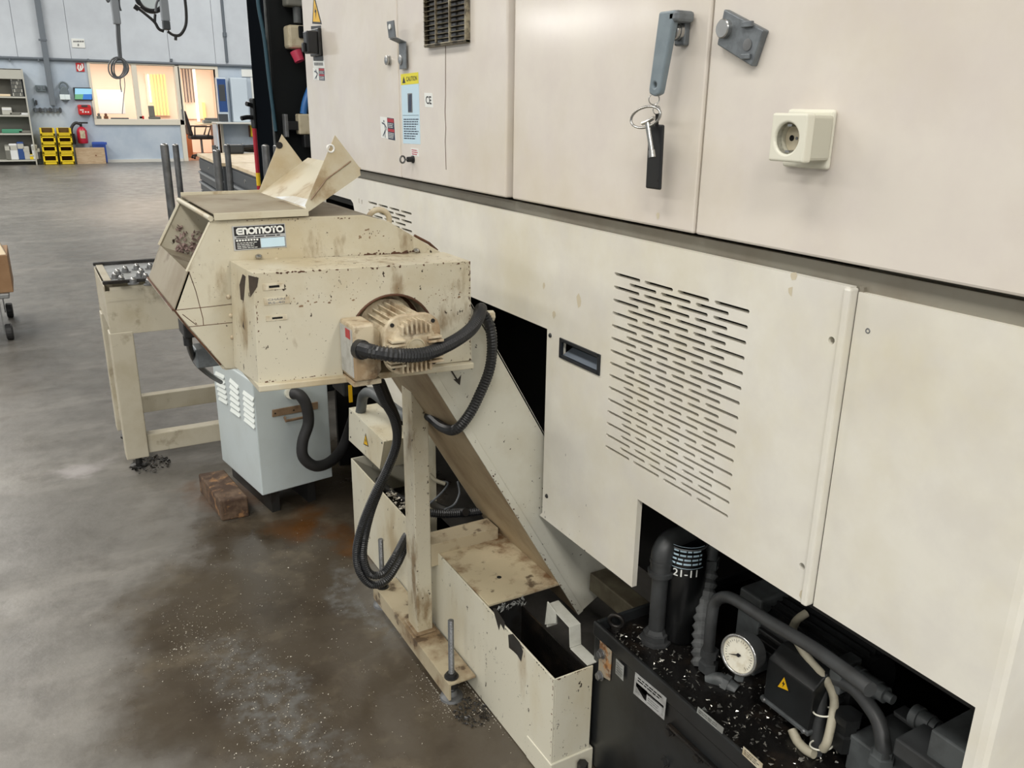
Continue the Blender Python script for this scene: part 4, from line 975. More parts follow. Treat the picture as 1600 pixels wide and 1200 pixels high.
# torn lip and scraped debris
mb = MB()
random.seed(3)
for i in range(120):
    u = random.uniform(0, 1); c_ = V((XT+.01+random.random()*.02, 1.9+u*.28, .290+random.random()*.012)); s_ = random.uniform(.003, .009)
    mb.add([c_+V((random.uniform(-s_, s_), random.uniform(-s_, s_), random.uniform(-s_, s_)*.5)) for _ in range(4)], [(0, 1, 2), (0, 2, 3), (0, 1, 3), (1, 2, 3)])
mb.build('caked_swarf', 'chip_pale', tank, kind='stuff')
mb = MB()
for i in range(60):
    c_ = V((XT+.025+random.random()*.075, 1.497+random.uniform(-.006, .004), ZTK-.008+random.uniform(-.01, .006))); s_ = random.uniform(.003, .007)
    mb.add([c_+V((random.uniform(-s_, s_), random.uniform(-s_, s_)*.5, random.uniform(-s_, s_))) for _ in range(4)], [(0, 1, 2), (0, 2, 3), (0, 1, 3), (1, 2, 3)])
mb.build('caked_swarf', 'label_grey', tank, kind='stuff')
# bare patch where paint is torn off the wall
q = Q(AX(793, 1030, XT), AX(818, 1030, XT), AX(793, 990, XT)); s = MB()
q.flat(s, [(.05, .95), (.35, .98), (.80, .62), (.98, .30), (.86, -.1), (.62, .16), (.40, .30), (.10, .45)], .0004); s.build('torn_paint', 'bare_dark_metal', tank)
q = Q(AX(770, 985, XT), AX(790, 985, XT), AX(770, 950, XT)); s = MB()
q.flat(s, [(0, 1), (.25, .98), (.95, .35), (.9, .0), (.62, .30), (.5, .0), (.3, .4)], .0004); s.build('torn_paint', 'bare_dark_metal', tank)
# strap bracket at the open end
w_ = .028; xb = XR-.012
def sb(u, v, x=None): return AX(u, v, xb)
P1, P2, P3, P4b, P5 = (sb(868, 938), sb(896, 978), sb(896, 1012), sb(912, 1042), None)
zf_ = ZTK-.002; za_ = AY(896, 978, 1.285).z
pts = [V((.892, YT0+.004, zf_)), V((.892, 1.278, zf_)), V((.893, 1.285, za_)), V((.893, 1.375, za_+.008)), V((.893, 1.378, za_-.055))]
brk = zs_bracket(pts, (.029, 0, 0), 'bracket_pale', tank, 'strap_bracket', .003)
lq = [AX(855, 940, .891), AX(868, 957, .891), AX(868, 974, .891), AX(851, 976, .891)]
MB().prism(lq, (.003, 0, 0)).build('bracket_lug', 'bracket_pale', tank, bevel=.0006)

chipline(tank, (XT, YT0+.01, ZTK-.004), (XT, YT1, ZTK), (0, 0, -1), 46, .0042, mt='bare_dark_metal', seed=21)
chipline(tank, (XT, YT1, ZTK), (XT, YT2, ZTK+.003), (0, 0, -1), 30, .0024, mt='bare_dark_metal', seed=22)
chipline(tank, (XT, YT0, .28), (XT, YT0, .02), (0, 1, 0), 30, .003, seed=23)
chipline(tank, (XT, YT0+.1, .12), (XT, YT1, .17), (0, 0, 1), 30, .0032, mt='bare_dark_metal', spread=3, seed=24)
chipline(tank, (XT, YT2+.1, .296), (XT, YT3, .30), (0, 0, -1), 22, .0026, seed=25)
chipline(tank, (XT+.004, YT0, ZTK-.006), (XR, YT0, ZTK-.006), (0, 0, -1), 20, .0026, seed=26)
# ================================================================ CONDUITS
def hose(name, label, pts, r, mt='conduit_black', pitch=None, cat='conduit', group=None, depth=.14, n=10):
    o = MB().hose(pts, r, n, pitch, depth).build(name, mt, smooth=60 if not pitch else 0, loc=pts[0]); return tag(o, label, cat, group)
hose('corrugated_conduit', 'black corrugated conduit sweeping from the gear motor to the right end of the drive box',
     [S(566, 545, 1.296), S(585, 550, 1.25), S(620, 555, 1.235), S(664, 553, 1.25), S(705, 536, 1.29), S(735, 515, 1.33), S(748, 495, 1.37), S(750, 485, 1.42), S(752, 482, 1.49)], .0125, pitch=.0062)
hose('corrugated_conduit', 'black corrugated conduit drooping in front of the inclined chute',
     [S(757, 492, 1.47), S(766, 512, 1.455), S(769, 545, 1.455), S(764, 580, 1.455), S(750, 615, 1.46), S(733, 648, 1.47), S(712, 671, 1.5), S(692, 668, 1.6), S(676, 655, 1.72), S(664, 646, 1.82)], .0118, pitch=.0062)
fit = thing('conduit_fitting', 'pale threaded conduit fitting at the right end of the drive box', 'fitting', tuple(S(762, 493, 1.49)))
MB().cyl(S(752, 494, 1.49), S(760, 494, 1.49), .011, n=14).build('collar', 'bare_dark_metal', fit, smooth=40)
MB().cyl(S(760, 494, 1.49), S(770, 494, 1.49), .0125, n=8).build('hex_nut', 'plate_pale', fit, bevel=.001)
tk_ = .7
def C_(u, v, y): return AY(u, v, y)
hose('corrugated_conduit', 'black corrugated conduit looping low to the floor beside the support post, outer of two',
     [C_(588, 596, 1.66), C_(600, 625, 1.70), C_(616, 655, 1.74), C_(620, 690, 1.78), C_(606, 730, 1.82), C_(584, 775, 1.86), C_(566, 820, 1.90), C_(557, 860, 1.92), C_(562, 893, 1.92), C_(580, 913, 1.92), C_(602, 908, 1.92), C_(622, 880, 1.95), C_(636, 848, 2.0), C_(655, 820, 2.05)], .0115, pitch=.0062)
hose('corrugated_conduit', 'black corrugated conduit looping low to the floor beside the support post, inner of two',
     [C_(594, 596, 1.70), C_(606, 625, 1.74), C_(620, 660, 1.78), C_(618, 700, 1.81), C_(601, 745, 1.84), C_(581, 795, 1.88), C_(570, 840, 1.91), C_(568, 872, 1.91), C_(578, 896, 1.91), C_(598, 896, 1.91), C_(618, 868, 1.94), C_(634, 838, 2.0), C_(655, 808, 2.05)], .0115, pitch=.0062)

# ================================================================ JUNCTION BOX AND PIPEWORK BEHIND THE POST
XE = .83
jb = thing('junction_box', 'small cream electrical junction box with warning triangle above the coolant tank', 'junction box', (XE, 2.37, .39))
e0, e1, e2, e3 = AX(545, 637, XE), AX(600, 690, XE), AX(593, 733, XE), AX(545, 688, XE)
MB().prism([e0, e1, e2, e3], (.004, 0, 0)).build('lid', 'tank_paint', jb, bevel=.0012)
dep = V((.10, 0, 0))
MB().hexa([e+V((.004, 0, 0)) for e in (e0, e1, e2, e3)]+[e+dep for e in (e0, e1, e2, e3)]).build('body', 'tank_paint', jb, bevel=.0015)
for u, v in ((549, 645), (597, 692), (548, 683)):
    MB().lathe(AX(u, v, XE), (-1, 0, 0), [(0, .0035), (.002, .002)], 10).build('screw', 'bare_dark_metal', jb)
triangle_sign(Q(AX(568, 694, XE), AX(576, 698, XE), AX(567.5, 675, XE)), jb)
jb2 = thing('bracket_plate', 'narrow cream bracket plate standing behind the support post', 'bracket', (.9, 2.15, .3))
MB().box((.88, 2.10, .16), (.885, 2.16, .50)).build('upright', 'tank_paint', jb2); MB().box((.885, 2.10, .16), (.95, 2.105, .50)).build('flange', 'tank_paint', jb2)
def ht(name, label, pts, r, mt, cat='hose', **k): return hose(name, label, pts, r, mt, cat=cat, **k)
ht('grey_pipe', 'bent dark grey pipe above the junction box', [C_(560, 660, 2.5), C_(564, 640, 2.47), C_(568, 618, 2.43), C_(580, 613, 2.36), C_(598, 625, 2.28), C_(620, 642, 2.2), C_(640, 655, 2.13)], .017, 'hydraulic_grey', cat='pipe')
ht('black_cable', 'thick black cable lying in the open tank behind the post', [AX(628, 700, .97), AX(648, 740, .96), AX(668, 780, .94), AX(700, 798, .93), AX(728, 800, .94)], .012, 'black_hose', cat='cable')
ht('black_cable', 'black cable curling down beneath the junction box', [AX(566, 695, .95), AX(574, 715, .93), AX(588, 745, .90), AX(612, 770, .88), AX(640, 784, .88)], .011, 'black_hose', cat='cable')
hose('corrugated_conduit', 'black ribbed conduit lying along the brace in the open tank', [C_(660, 800, 1.93), C_(690, 803, 1.91), C_(720, 802, 1.9), C_(752, 799, 1.89)], .012, pitch=.006)
hose('grey_wire', 'thin grey wire curving in the dark behind the post', [C_(668, 790, 1.98), C_(690, 770, 2.0), C_(700, 755, 2.05), C_(688, 752, 2.1)], .003, 'cord_grey', cat='wire')
hose('grey_wire', 'thin grey wire hanging beside the chute underside', [C_(715, 752, 1.98), C_(718, 770, 1.97), C_(710, 788, 1.96), C_(695, 796, 1.95)], .003, 'cord_grey', cat='wire')
hose('grey_wire', 'pale frayed wire end in the dark behind the post', [C_(670, 740, 2.06), C_(680, 750, 2.05), C_(695, 756, 2.04)], .006, 'beige_cable', cat='wire')
vb = thing('valve_block', 'black valve block with a yellow stripe behind the drive box', 'valve', (.86, 2.75, .5))
p = C_(552, 620, 2.72)
MB().box((p.x-.035, 2.72, .42), (p.x+.03, 2.85, .66)).build('body', 'black_paint', vb, bevel=.004)
a, b = C_(544, 602, 2.719), C_(551, 628, 2.719)
MB().box((a.x, 2.717, b.z), (b.x, 2.72, a.z)).build('yellow_stripe', 'warning_yellow', vb)
MB().box((p.x-.12, 2.95, .40), (p.x-.04, 3.05, .66)).build('solenoid', 'hydraulic_grey', vb, bevel=.006)

# ================================================================ CHILLER CABINET
a_ = AZ(410, 775, .1); b_ = AZ(520, 745, .1); c_ = AZ(350, 718, .1)
ux = (b_-a_).normalized(); uy = V((-ux.y, ux.x, 0)); wdt = (b_-a_).length; dpt = (c_-a_).dot(uy); zc0, zc1 = .1, .52
chl = thing('cooling_unit', 'pale blue sheet metal cooling unit with louvres beneath the conveyor head', 'cabinet', tuple((a_+b_)/2+uy*.2))
def B_(s, t, z): return a_+ux*s+uy*t+V((0, 0, z-.1))
MB().hexa([B_(0, 0, zc0), B_(wdt, 0, zc0), B_(wdt, dpt, zc0), B_(0, dpt, zc0), B_(0, 0, zc1), B_(wdt, 0, zc1), B_(wdt, dpt, zc1), B_(0, dpt, zc1)]).build('cabinet', 'chiller_blue', chl, bevel=.004)
for s in (.05, wdt-.08):
    MB().hexa([B_(s, .05, 0), B_(s+.03, .05, 0), B_(s+.03, dpt+.05, 0), B_(s, dpt+.05, 0), B_(s, .05, zc0), B_(s+.03, .05, zc0), B_(s+.03, dpt+.05, zc0), B_(s, dpt+.05, zc0)]).build('runner', 'bare_dark_metal', chl)
# three columns of louvres on the left side
cols = [((337.5, 583), (351, 590), (343, 622), (356, 630)), ((360, 594), (373, 606), (361.5, 640), (376, 650)), ((381, 613), (397, 625), (383, 655), (399, 668))]
def onleft(u, v):
    d = ray(u, v); n_ = -ux; t_ = (a_-CAMP).dot(n_)/d.dot(n_); return CAMP+d*t_
for (p0, p1, p2, p3) in cols:
    A, B2_, C2, D2 = [onleft(*q_) for q_ in (p0, p1, p2, p3)]
    for i in range(6):
        f = i/5.0
        l_ = A.lerp(C2, f); r_ = B2_.lerp(D2, f); up = V((0, 0, .0085)); ou = -ux*.006
        MB().add([l_, r_, r_-V((0, 0, .004))+ou, l_-V((0, 0, .004))+ou, l_+up, r_+up], [(4, 5, 2, 3), (0, 3, 2, 1), (0, 4, 3), (1, 2, 5), (0, 1, 5, 4)]).build('louvre', 'chiller_white', chl)
def onfront(u, v, off=0):
    d = ray(u, v); n_ = -uy; o_ = a_-uy*off; t_ = (o_-CAMP).dot(n_)/d.dot(n_); return CAMP+d*t_
q = [onfront(426, 652, .006), onfront(497, 639, .006), onfront(497, 628, .006), onfront(426, 641, .006)]
br_ = MB().prism(q, uy*.006).build('lifting_bracket', 'bracket_brown', chl, bevel=.001)
MB().tube([onfront(445, 652, .004), onfront(446, 658, .02), onfront(480, 651, .02), onfront(481, 646, .004)], .005, 8).build('bracket_handle', 'bracket_brown', chl, smooth=50)
for u, v in ((430, 646), (459, 641), (478, 637)):
    p = onfront(u, v, .0065); MB().cyl(p, p-uy*.001, .003, n=8).build('hole', 'dark_inside', br_)
p = onfront(453, 612, 0)
hf = MB().cyl(onfront(452, 614, -.002), onfront(455, 615, .03), .019, n=16).build('hose_tail', 'ivory_plastic', chl, smooth=50)
hose('thick_hose', 'thick black hose hanging from the pale blue cooling unit in a deep loop', [onfront(458, 615, .035), onfront(468, 617, .06), onfront(478, 632, .07), onfront(482, 660, .07), onfront(473, 690, .07), onfront(474, 714, .075), onfront(492, 728, .08), onfront(515, 722, .06), onfront(535, 700, 0), onfront(548, 665, -.08), onfront(556, 640, -.12)], .0195, 'rubber_dark', cat='hose', n=14)
# bent cable under the head
hose('black_cable', 'thin black cable hanging from the underside of the conveyor head', [C_(295, 523, 1.62), C_(297, 545, 1.68), C_(308, 568, 1.8), C_(328, 586, 2.0), C_(345, 597, 2.3)], .006, 'black_hose', cat='cable')
pb = thing('limit_switch', 'black limit switch under the left edge of the conveyor head', 'switch', tuple(C_(298, 520, 1.62)))
p = C_(300, 516, 1.6); MB().box(p+V((-.016, -.012, -.012)), p+V((.02, .05, .03))).build('body', 'plastic_black', pb, bevel=.003)
MB().cyl(p+V((-.008, .01, -.03)), p+V((-.008, .01, -.012)), .008, n=12).build('gland', 'plastic_black', pb, smooth=50)
p = C_(322, 552, 1.7); MB().box(p+V((-.02, 0, -.03)), p+V((.03, .05, .01))).build('bracket', 'zinc_grey', pb, bevel=.003)
# steel block on the floor
p0, p1, p2 = AZ(347, 815, 0), AZ(390, 807, 0), AZ(313, 770, 0)
zk = AY(343, 783, p0.y).z
blk = MB().hexa([p0, p1, p1+(p2-p0), p2, p0+V((0, 0, zk)), p1+V((0, 0, zk)), p1+(p2-p0)+V((0, 0, zk)), p2+V((0, 0, zk))]).build('steel_block', 'rusty_steel', bevel=.006, loc=p0)
tag(blk, 'rusty brown steel block lying on the floor before the cooling unit', 'block')

# ================================================================ BALL TRANSFER TABLE
YTB, YTK = 3.42, 3.86
XT0, XT1, ZTB = .203, .90, .765
tbl = thing('ball_table', 'cream steel roller-ball table standing left of the conveyor', 'table', (.55, 3.64, 0))
def TB(u, v): return AY(u, v, YTB)
za0 = TB(173, 525).z
MB().box((XT0, YTB, za0), (XT1, YTB+.004, ZTB-.035)).build('front_apron', 'table_paint', tbl, bevel=.002)
MB().box((XT0, YTB+.004, za0+.03), (XT0+.004, YTK, ZTB-.015)).build('side_apron', 'table_paint', tbl, bevel=.001)
MB().box((XT0, YTK-.004, za0), (XT1, YTK, ZTB-.015)).build('rear_apron', 'table_paint', tbl, bevel=.001)
MB().box((XT0+.008, YTB-.002, ZTB-.075), (XT1, YTB+.0, ZTB-.062)).build('apron_lip', 'table_paint', tbl)
MB().tube([(XT0+.02, YTB+.012, ZTB-.035), (XT1, YTB+.012, ZTB-.035)], .012, 8).build('front_bar', 'table_paint', tbl, smooth=50)
for x_, y_, nm in ((XT0, YTB+.004, 0), (XT0, YTK-.075, 1), (XT1-.085, YTB+.004, 0), (XT1-.085, YTK-.075, 1)):
    MB().box((x_-.004, y_-.006, .045), (x_+.08, y_+.068, za0+.01)).build('leg', 'table_paint', tbl, bevel=.004)
    MB().lathe((x_+.04, y_+.03, 0), (0, 0, 1), [(0, .035), (.008, .033), (.012, .014), (.045, .012)], 16).build('foot', 'bare_dark_metal', tbl, smooth=40)
z0, z1 = TB(240, 708).z, TB(238, 680).z
MB().box((XT0+.08, YTB+.01, z0), (XT1-.08, YTB+.06, z1)).build('stretcher', 'table_paint', tbl, bevel=.003)
z1 = AY(222, 614, YTK).z; z0 = AY(222, 640, YTK).z
MB().box((XT0+.08, YTK-.05, z0), (XT1-.08, YTK-.004, z1)).build('stretcher', 'table_paint', tbl, bevel=.003)
MB().box((XT0+.01, YTB+.08, .10), (XT0+.05, YTK-.08, .15)).build('stretcher', 'table_paint', tbl, bevel=.003)
MB().box((XT0+.006, YTB+.01, ZTB-.006), (XT1-.01, YTK-.006, ZTB-.001)).build('zinc_top', 'zinc_sheet', tbl)
MB().box((XT0+.005, YTB+.02, ZTB), (XT0+.03, YTK-.02, ZTB+.004)).build('end_strip', 'table_paint', tbl, bevel=.001)
y_ = AZ(163, 441, ZTB+.01).y; MB().box((XT0-.004, y_, ZTB), (XT1-.02, y_+.016, ZTB+.012)).build('edge_rail', 'bare_dark_metal', tbl, bevel=.002)
y_ = AZ(145, 411, ZTB+.01).y; MB().box((XT0-.004, y_-.016, ZTB), (XT1-.02, y_+.004, ZTB+.012)).build('edge_rail', 'bare_dark_metal', tbl, bevel=.002)
for u, v in ((179, 427.5), (183, 422.5), (189, 432.5), (195, 418), (207.5, 435.6), (213, 414), (220, 421), (217.5, 425.6), (227, 429), (232, 437), (234, 413)):
    p = AZ(u, v, ZTB+.018)
    o = MB().lathe((p.x, p.y, ZTB-.001), (0, 0, 1), [(0, .020), (.003, .020), (.004, .013), (.014, .012)], 14).build('ball_caster', 'dull_steel', tbl, smooth=40)
    MB().ball((p.x, p.y, ZTB+.015), .010, 10, 6).build('ball', 'steel', o, smooth=60)
for u, v, y_, r in ((256.5, 227, 3.47, .0150), (274, 227, 3.82, .0125), (338, 236, 3.47, .0150), (354.5, 227, 3.82, .0125), (415, 228, 3.47, .0150), (431, 228, 3.82, .0125)):
    p = AY(u, v, y_)
    o = MB().cyl((p.x, y_, ZTB), (p.x, y_, p.z), r, n=14).build('upright_rod', 'steel_rod', tbl, smooth=40)
    MB().ball((p.x, y_, p.z), r*.95, 10, 6, (1, 1, .5)).build('rod_end', 'steel', o, smooth=60)
for u, v in ((334, 227), (337.5, 229), (411.5, 227)):
    p = AY(u, v, 3.60); MB().cyl((p.x, 3.6, ZTB), (p.x, 3.6, p.z), .008, n=10).build('upright_rod', 'steel_rod', tbl, smooth=40)

# ================================================================ HYDRAULIC POWER UNIT
XH_ = .915; ZH = .376; YH1 = AX(930, 965, XH_).y; YH0 = .36
hyd = thing('hydraulic_unit', 'black oily hydraulic power unit tucked under the machine panel', 'hydraulic unit', (1.15, .8, 0))
def HX(u, v, x=XH_): return AX(u, v, x)
def HZ(u, v, z=.352): return AZ(u, v, z)
MB().box((XH_, YH0, .012), (1.36, YH1, ZH-.028)).build('tank_body', 'black_paint', hyd, bevel=.004)
MB().box((XH_+.02, YH0, 0.0), (1.34, YH1-.05, .012)).build('skid', 'dark_inside', hyd)
MB().box((XH_+.002, YH0, ZH-.030), (1.36, YH1-.002, ZH-.024)).build('tank_top', 'black_greasy', hyd)
MB().box((XH_-.004, YH0, ZH-.034), (XH_+.004, YH1, ZH)).build('rim', 'black_paint', hyd, bevel=.0025)
MB().box((XH_+.004, YH1-.008, ZH-.034), (1.36, YH1, ZH)).build('rim', 'black_paint', hyd, bevel=.0025)
z = HX(1047, 1128).z; MB().box((XH_-.010, YH0, z-.006), (XH_, HX(1047, 1128).y, z)).build('ledge', 'black_greasy', hyd, bevel=.002)
for u, v in ((1048, 1142), (1040, 1190), (1093, 1183)):
    MB().bolt(HX(u, v), (-1, 0, 0), .008, .010).build('bolt', 'bare_dark_metal', hyd)
q = [HX(938, 1005), HX(957, 1003), HX(957, 1062), HX(938, 1050)]
hb = MB().prism([V((XH_-.004, HX(938, 1020).y, HX(944, 1003).z)), V((XH_-.004, HX(957, 1020).y, HX(952, 1006).z)), V((XH_-.004, HX(957, 1020).y, HX(953, 1062).z)), V((XH_-.004, HX(938, 1020).y, HX(942, 1058).z))], (.004, 0, 0)).build('rusty_plate', 'rust_orange', hyd, bevel=.003, label='rusty orange steel plate with two bolts')
for u, v in ((938, 1019), (936, 1053)):
    MB().bolt(HX(u, v, XH_-.004)+V((0, -.006, 0)), (-1, 0, 0), .0085, .010).build('bolt', 'dull_steel', hb, bevel=.001)
def hplate(bl, br, tl, mt, name, dark=True):
    q = Q(HX(*bl, XH_-.0045), HX(*br, XH_-.0045), HX(*tl, XH_-.0045)); mb = MB(); q.rect(mb, 0, 0, 1, 1, 0, .0008); o = mb.build(name, mt, hyd); return q, o
q, o = hplate((962, 1052), (974, 1064), (963, 1029), 'label_grey', 'small_label'); s = MB(); q.lines(s, .1, .1, .9, .9, 5, .35); s.build('print', 'print_black', o)
q, o = hplate((990, 1083), (1038, 1125), (993, 1050), 'plate_silver', 'rating_plate')
s = MB(); q.flat(s, [(.06, .14), (.42, .14), (.42, .60), (.06, .60)]); q.flat(s, [(.42, .46), (.95, .46), (.95, .58), (.42, .58)]); q.flat(s, [(.90, .12), (.95, .12), (.95, .5), (.90, .5)]); q.lines(s, .1, .68, .95, .92, 2, .5); q.lines(s, .46, .1, .86, .40, 3, .3); s.build('print', 'print_black', o)
q, o = hplate((1089, 1113), (1129, 1147), (1091, 1104), 'label_grey', 'label_strip'); s = MB(); q.lines(s, .05, .2, .95, .8, 2, .4); s.build('print', 'print_black', o)
q, o = hplate((1160, 1178), (1190, 1206), (1162, 1166), 'plate_pale', 'label_strip'); s = MB(); q.lines(s, .08, .15, .92, .85, 3, .45); s.build('print', 'print_black', o)
# eye bolt
p = HZ(962, 983, ZH-.02); MB().ring(p+V((0, 0, .020)), (.75, .6, .1), .015, .0045, 20, 8).cyl(p+V((0, 0, -.01)), p+V((0, 0, .004)), .010, n=12).build('eye_bolt', 'bare_dark_metal', hyd, smooth=60)
# return pipe with elbow
p = HZ(1024, 1000, ZH-.024); xr, yr = p.x, p.y
def HY(u, v): return AY(u, v, yr)
zt = HY(1028, 838).z; zk = HY(1028, 870).z; zm = HY(1028, 885).z
MB().lathe((xr, yr, ZH-.024), (0, 0, 1), [(0, .034), (.006, .034), (.007, .027), (.02, .027), (.022, .022), (.03, .018)], 8).build('pipe_flange', 'pipe_black', hyd)
rp = MB().cyl((xr, yr, ZH-.01), (xr, yr, zm), .0168, n=18).build('return_pipe', 'pipe_black', hyd, smooth=50)
MB().lathe((xr, yr, zm-.02), (0, 0, 1), [(0, .026), (.010, .027), (.011, .022), (.028, .022), (.029, .024), (.036, .024)], 18).build('pipe_union', 'pipe_black', rp, smooth=30)
r_ = .030; mb = MB(); arc = [V((xr, yr, zm+.012))]+[V((xr+r_*(1-math.cos(a))*.95, yr+r_*(1-math.cos(a))*.12, zm+.020+r_*math.sin(a))) for a in [i*math.pi/2/8 for i in range(9)]]
arc.append(arc[-1]+V((.05, .008, -.004))); mb.tube(arc, .0225, 16); mb.build('elbow', 'pipe_black', rp, smooth=60)
# filter cartridge
fx, fy = xr+.085, yr-.01
pz = AY(1072, 846, fy); fx = AY(1073, 850, fy).x; zf = pz.z
fl_ = MB().lathe((fx, fy, ZH-.024), (0, 0, 1), [(0, .036), (.01, .043), (zf-ZH-.0, .043), (zf-ZH+.016, .040), (zf-ZH+.022, .030)], 28).build('filter_cartridge', 'filter_black', hyd, smooth=40, label='black oil filter cartridge with white lettering')
MB().ring((fx, fy, zf+.002), (0, 0, 1), .0425, .002, 28, 6).build('filter_seam', 'dull_steel', fl_, smooth=60)
va = math.atan2(-fy, -fx)
def FC(a, b, rr=.0436):   # a in -1..1 around, b metres above top of text
    th_ = va+a*.85; return V((fx+rr*math.cos(th_), fy+rr*math.sin(th_), b))
zA = AY(1058, 866, fy-.04).z; zB_ = AY(1058, 896, fy-.04).z
mb = MB()
def cyl_lines(mb, z0, z1, n, a0=-.75, a1=.95):
    for i in range(n):
        z = z1-(i+.5)*(z1-z0)/n; h_ = (z1-z0)/n*.22; a = a0
        while a < a1-.05:
            b = min(a1, a+random.uniform(.2, .5)); mb.add([FC(a, z-h_), FC((a+b)/2, z-h_), FC(b, z-h_), FC(b, z+h_), FC((a+b)/2, z+h_), FC(a, z+h_)], [(0, 1, 4, 5), (1, 2, 3, 4)]); a = b+.07
cyl_lines(mb, zB_+.003, zA-.003, 4)
for z in (zA+.002, zB_-.002):
    mb.tube([FC(-.9+i*.2, z) for i in range(11)], .0005, 4)
mb.tube([FC(-.9, zA+.002), FC(-.9, zB_-.002)], .0005, 4)
mb.build('filter_print', 'print_paleblue', fl_)
vs, fs = textmesh('21-11'); mb = MB(); xs = [p_[0] for p_ in vs]; ys_ = [p_[1] for p_ in vs]
zT_ = AY(1058, 899, fy-.04).z; zU_ = AY(1058, 910, fy-.04).z
mb.add([FC(-.62+1.35*(p_[0]-min(xs))/(max(xs)-min(xs)), zU_+(zT_-zU_)*(p_[1]-min(ys_))/(max(ys_)-min(ys_)), .0440) for p_ in vs], fs); mb.build('painted_date', 'print_white', fl_)
# ribbed suction hose
p = HZ(1096, 1040, ZH-.024); yq = p.y
def RH(u, v): return AY(u, v, yq+(1040-v)*.0006)
o = MB().hose([RH(1096, 1042), RH(1097, 1000), RH(1100, 960), RH(1104, 920), RH(1107, 885)], .0215, 14, .020, .26).build('ribbed_hose', 'ribbed_grey', hyd)
a = RH(1107, 884); MB().cyl(a, a+V((0, 0, .02)), .022, n=6).cyl(a+V((0, 0, .02)), a+V((.004, 0, .042)), .017, .015, n=16).ball(a+V((.004, 0, .044)), .0155, 14, 8).build('hose_union', 'hydraulic_grey', o, smooth=40)
# pressure pipe running along to the valve block
p = HZ(1108, 1052, ZH-.024); yp = p.y
def PP(u, v, y): return AY(u, v, y)
pp = MB().hose([PP(1107, 1050, yp), PP(1108, 1010, yp), PP(1112, 965, yp), PP(1117, 942, yp), PP(1130, 933, yp-.02), PP(1150, 938, yp-.06), PP(1200, 970, yp-.15), PP(1270, 1012, yp-.27), PP(1330, 1055, yp-.36), PP(1360, 1078, yp-.40)], .0112, 14).build('pressure_pipe', 'pipe_black', hyd, smooth=60)
MB().lathe(PP(1106, 1046, yp), (0, 0, 1), [(0, .019), (.018, .019), (.019, .014), (.03, .0135), (.031, .018), (.046, .018)], 6).build('pipe_union', 'pipe_black', pp)
MB().hose([PP(1106, 1062, yp-.01), PP(1125, 1062, yp-.03), PP(1142, 1074, yp-.05), PP(1150, 1080, yp-.06)], .014, 12).lathe(PP(1130, 1066, yp-.035), (.3, -.7, -.1), [(0, .018), (.012, .018)], 6).build('tee_fitting', 'hydraulic_grey', pp, smooth=40)
# pressure gauge facing the aisle
g0 = AX(1153, 1024, .985)
gax = V((-1, -.16, .14)).normalized()
ga = MB().lathe(g0-gax*.040, gax, [(0, .024), (.004, .034), (.030, .0365), (.033, .0365), (.034, .030)], 32).build('pressure_gauge', 'pipe_black', hyd, smooth=35)
MB().ring(g0-gax*.002, gax, .0352, .0030, 36, 8).build('bezel', 'steel', ga, smooth=60)
MB().cyl(g0-gax*.007, g0-gax*.003, .0335, n=32).build('dial', 'dial_white', ga)
gx_, gy_ = frame_of(gax); gup = (V((0, 0, 1))-gax*gax.z).normalized(); gri = gup.cross(gax)
s = MB(); 
for i in range(27):
    a = math.radians(-45+i*270/26); e = gri*math.cos(a)+gup*math.sin(a); f_ = gax.cross(e)*.0004; k = .025 if i % 5 else .022
    s.add([g0-gax*.0017+e*k-f_, g0-gax*.0017+e*.0285-f_, g0-gax*.0017+e*.0285+f_, g0-gax*.0017+e*k+f_], [(0, 1, 2, 3)])
e = (gri*-.86+gup*-.35).normalized(); f_ = gax.cross(e)*.0009
s.add([g0-gax*.0012-e*.005-f_*2, g0-gax*.0012+e*.021-f_*.3, g0-gax*.0012+e*.021+f_*.3, g0-gax*.0012-e*.005+f_*2], [(0, 1, 2, 3)]); s.cyl(g0-gax*.0015, g0-gax*.0004, .0035, n=12)
s.build('needle_and_scale', 'print_black', ga)
MB().cyl(g0-gax*.02-gup*.032, g0-gax*.02-gup*.055, .009, n=6).build('gauge_stem', 'hydraulic_grey', ga)
# pump motor with fins, terminal box
my0 = .99; mzc = ZH+.075; mxc = 1.155; my1 = .735
pm = MB().cyl((mxc, my0, mzc), (mxc, my1, mzc), .060, n=24).build('pump_motor', 'black_paint', hyd, smooth=50)
for i in range(14):
    a = math.radians(20+i*13); e = V((math.cos(a), 0, math.sin(a))); f_ = V((-math.sin(a), 0, math.cos(a)))*.0016; p = V((mxc, my0-.05, mzc)); b4 = [p+e*.058-f_, p+e*.072-f_, p+e*.072+f_, p+e*.058+f_]
    MB().hexa(b4+[x_+V((0, my1-my0+.06, 0)) for x_ in b4]).build('cooling_fin', 'black_paint', pm)
MB().box((mxc-.062, my0-.045, ZH-.02), (mxc+.06, my0+.012, mzc+.075)).build('motor_flange', 'hydraulic_grey', pm, bevel=.004)
MB().box((mxc-.03, my1+.03, ZH-.024), (mxc+.03, my0-.05, mzc-.05)).build('motor_foot', 'black_paint', pm)
tx = 1.035
t_ = [AX(1200, 1028, tx), AX(1272, 1078, tx), AX(1252, 1135, tx), AX(1196, 1092, tx)]
zt_, zb_ = t_[0].z, t_[3].z; y1_, y0_ = t_[0].y, t_[1].y
tbx = MB().prism([(tx, y0_, zb_), (tx, y0_, zt_-.0), (tx+.03, y0_, zt_+.022), (tx+.075, y0_, zt_+.022), (tx+.075, y0_, zb_)], (0, y1_-y0_, 0)).build('terminal_box', 'black_paint', pm, bevel=.003)
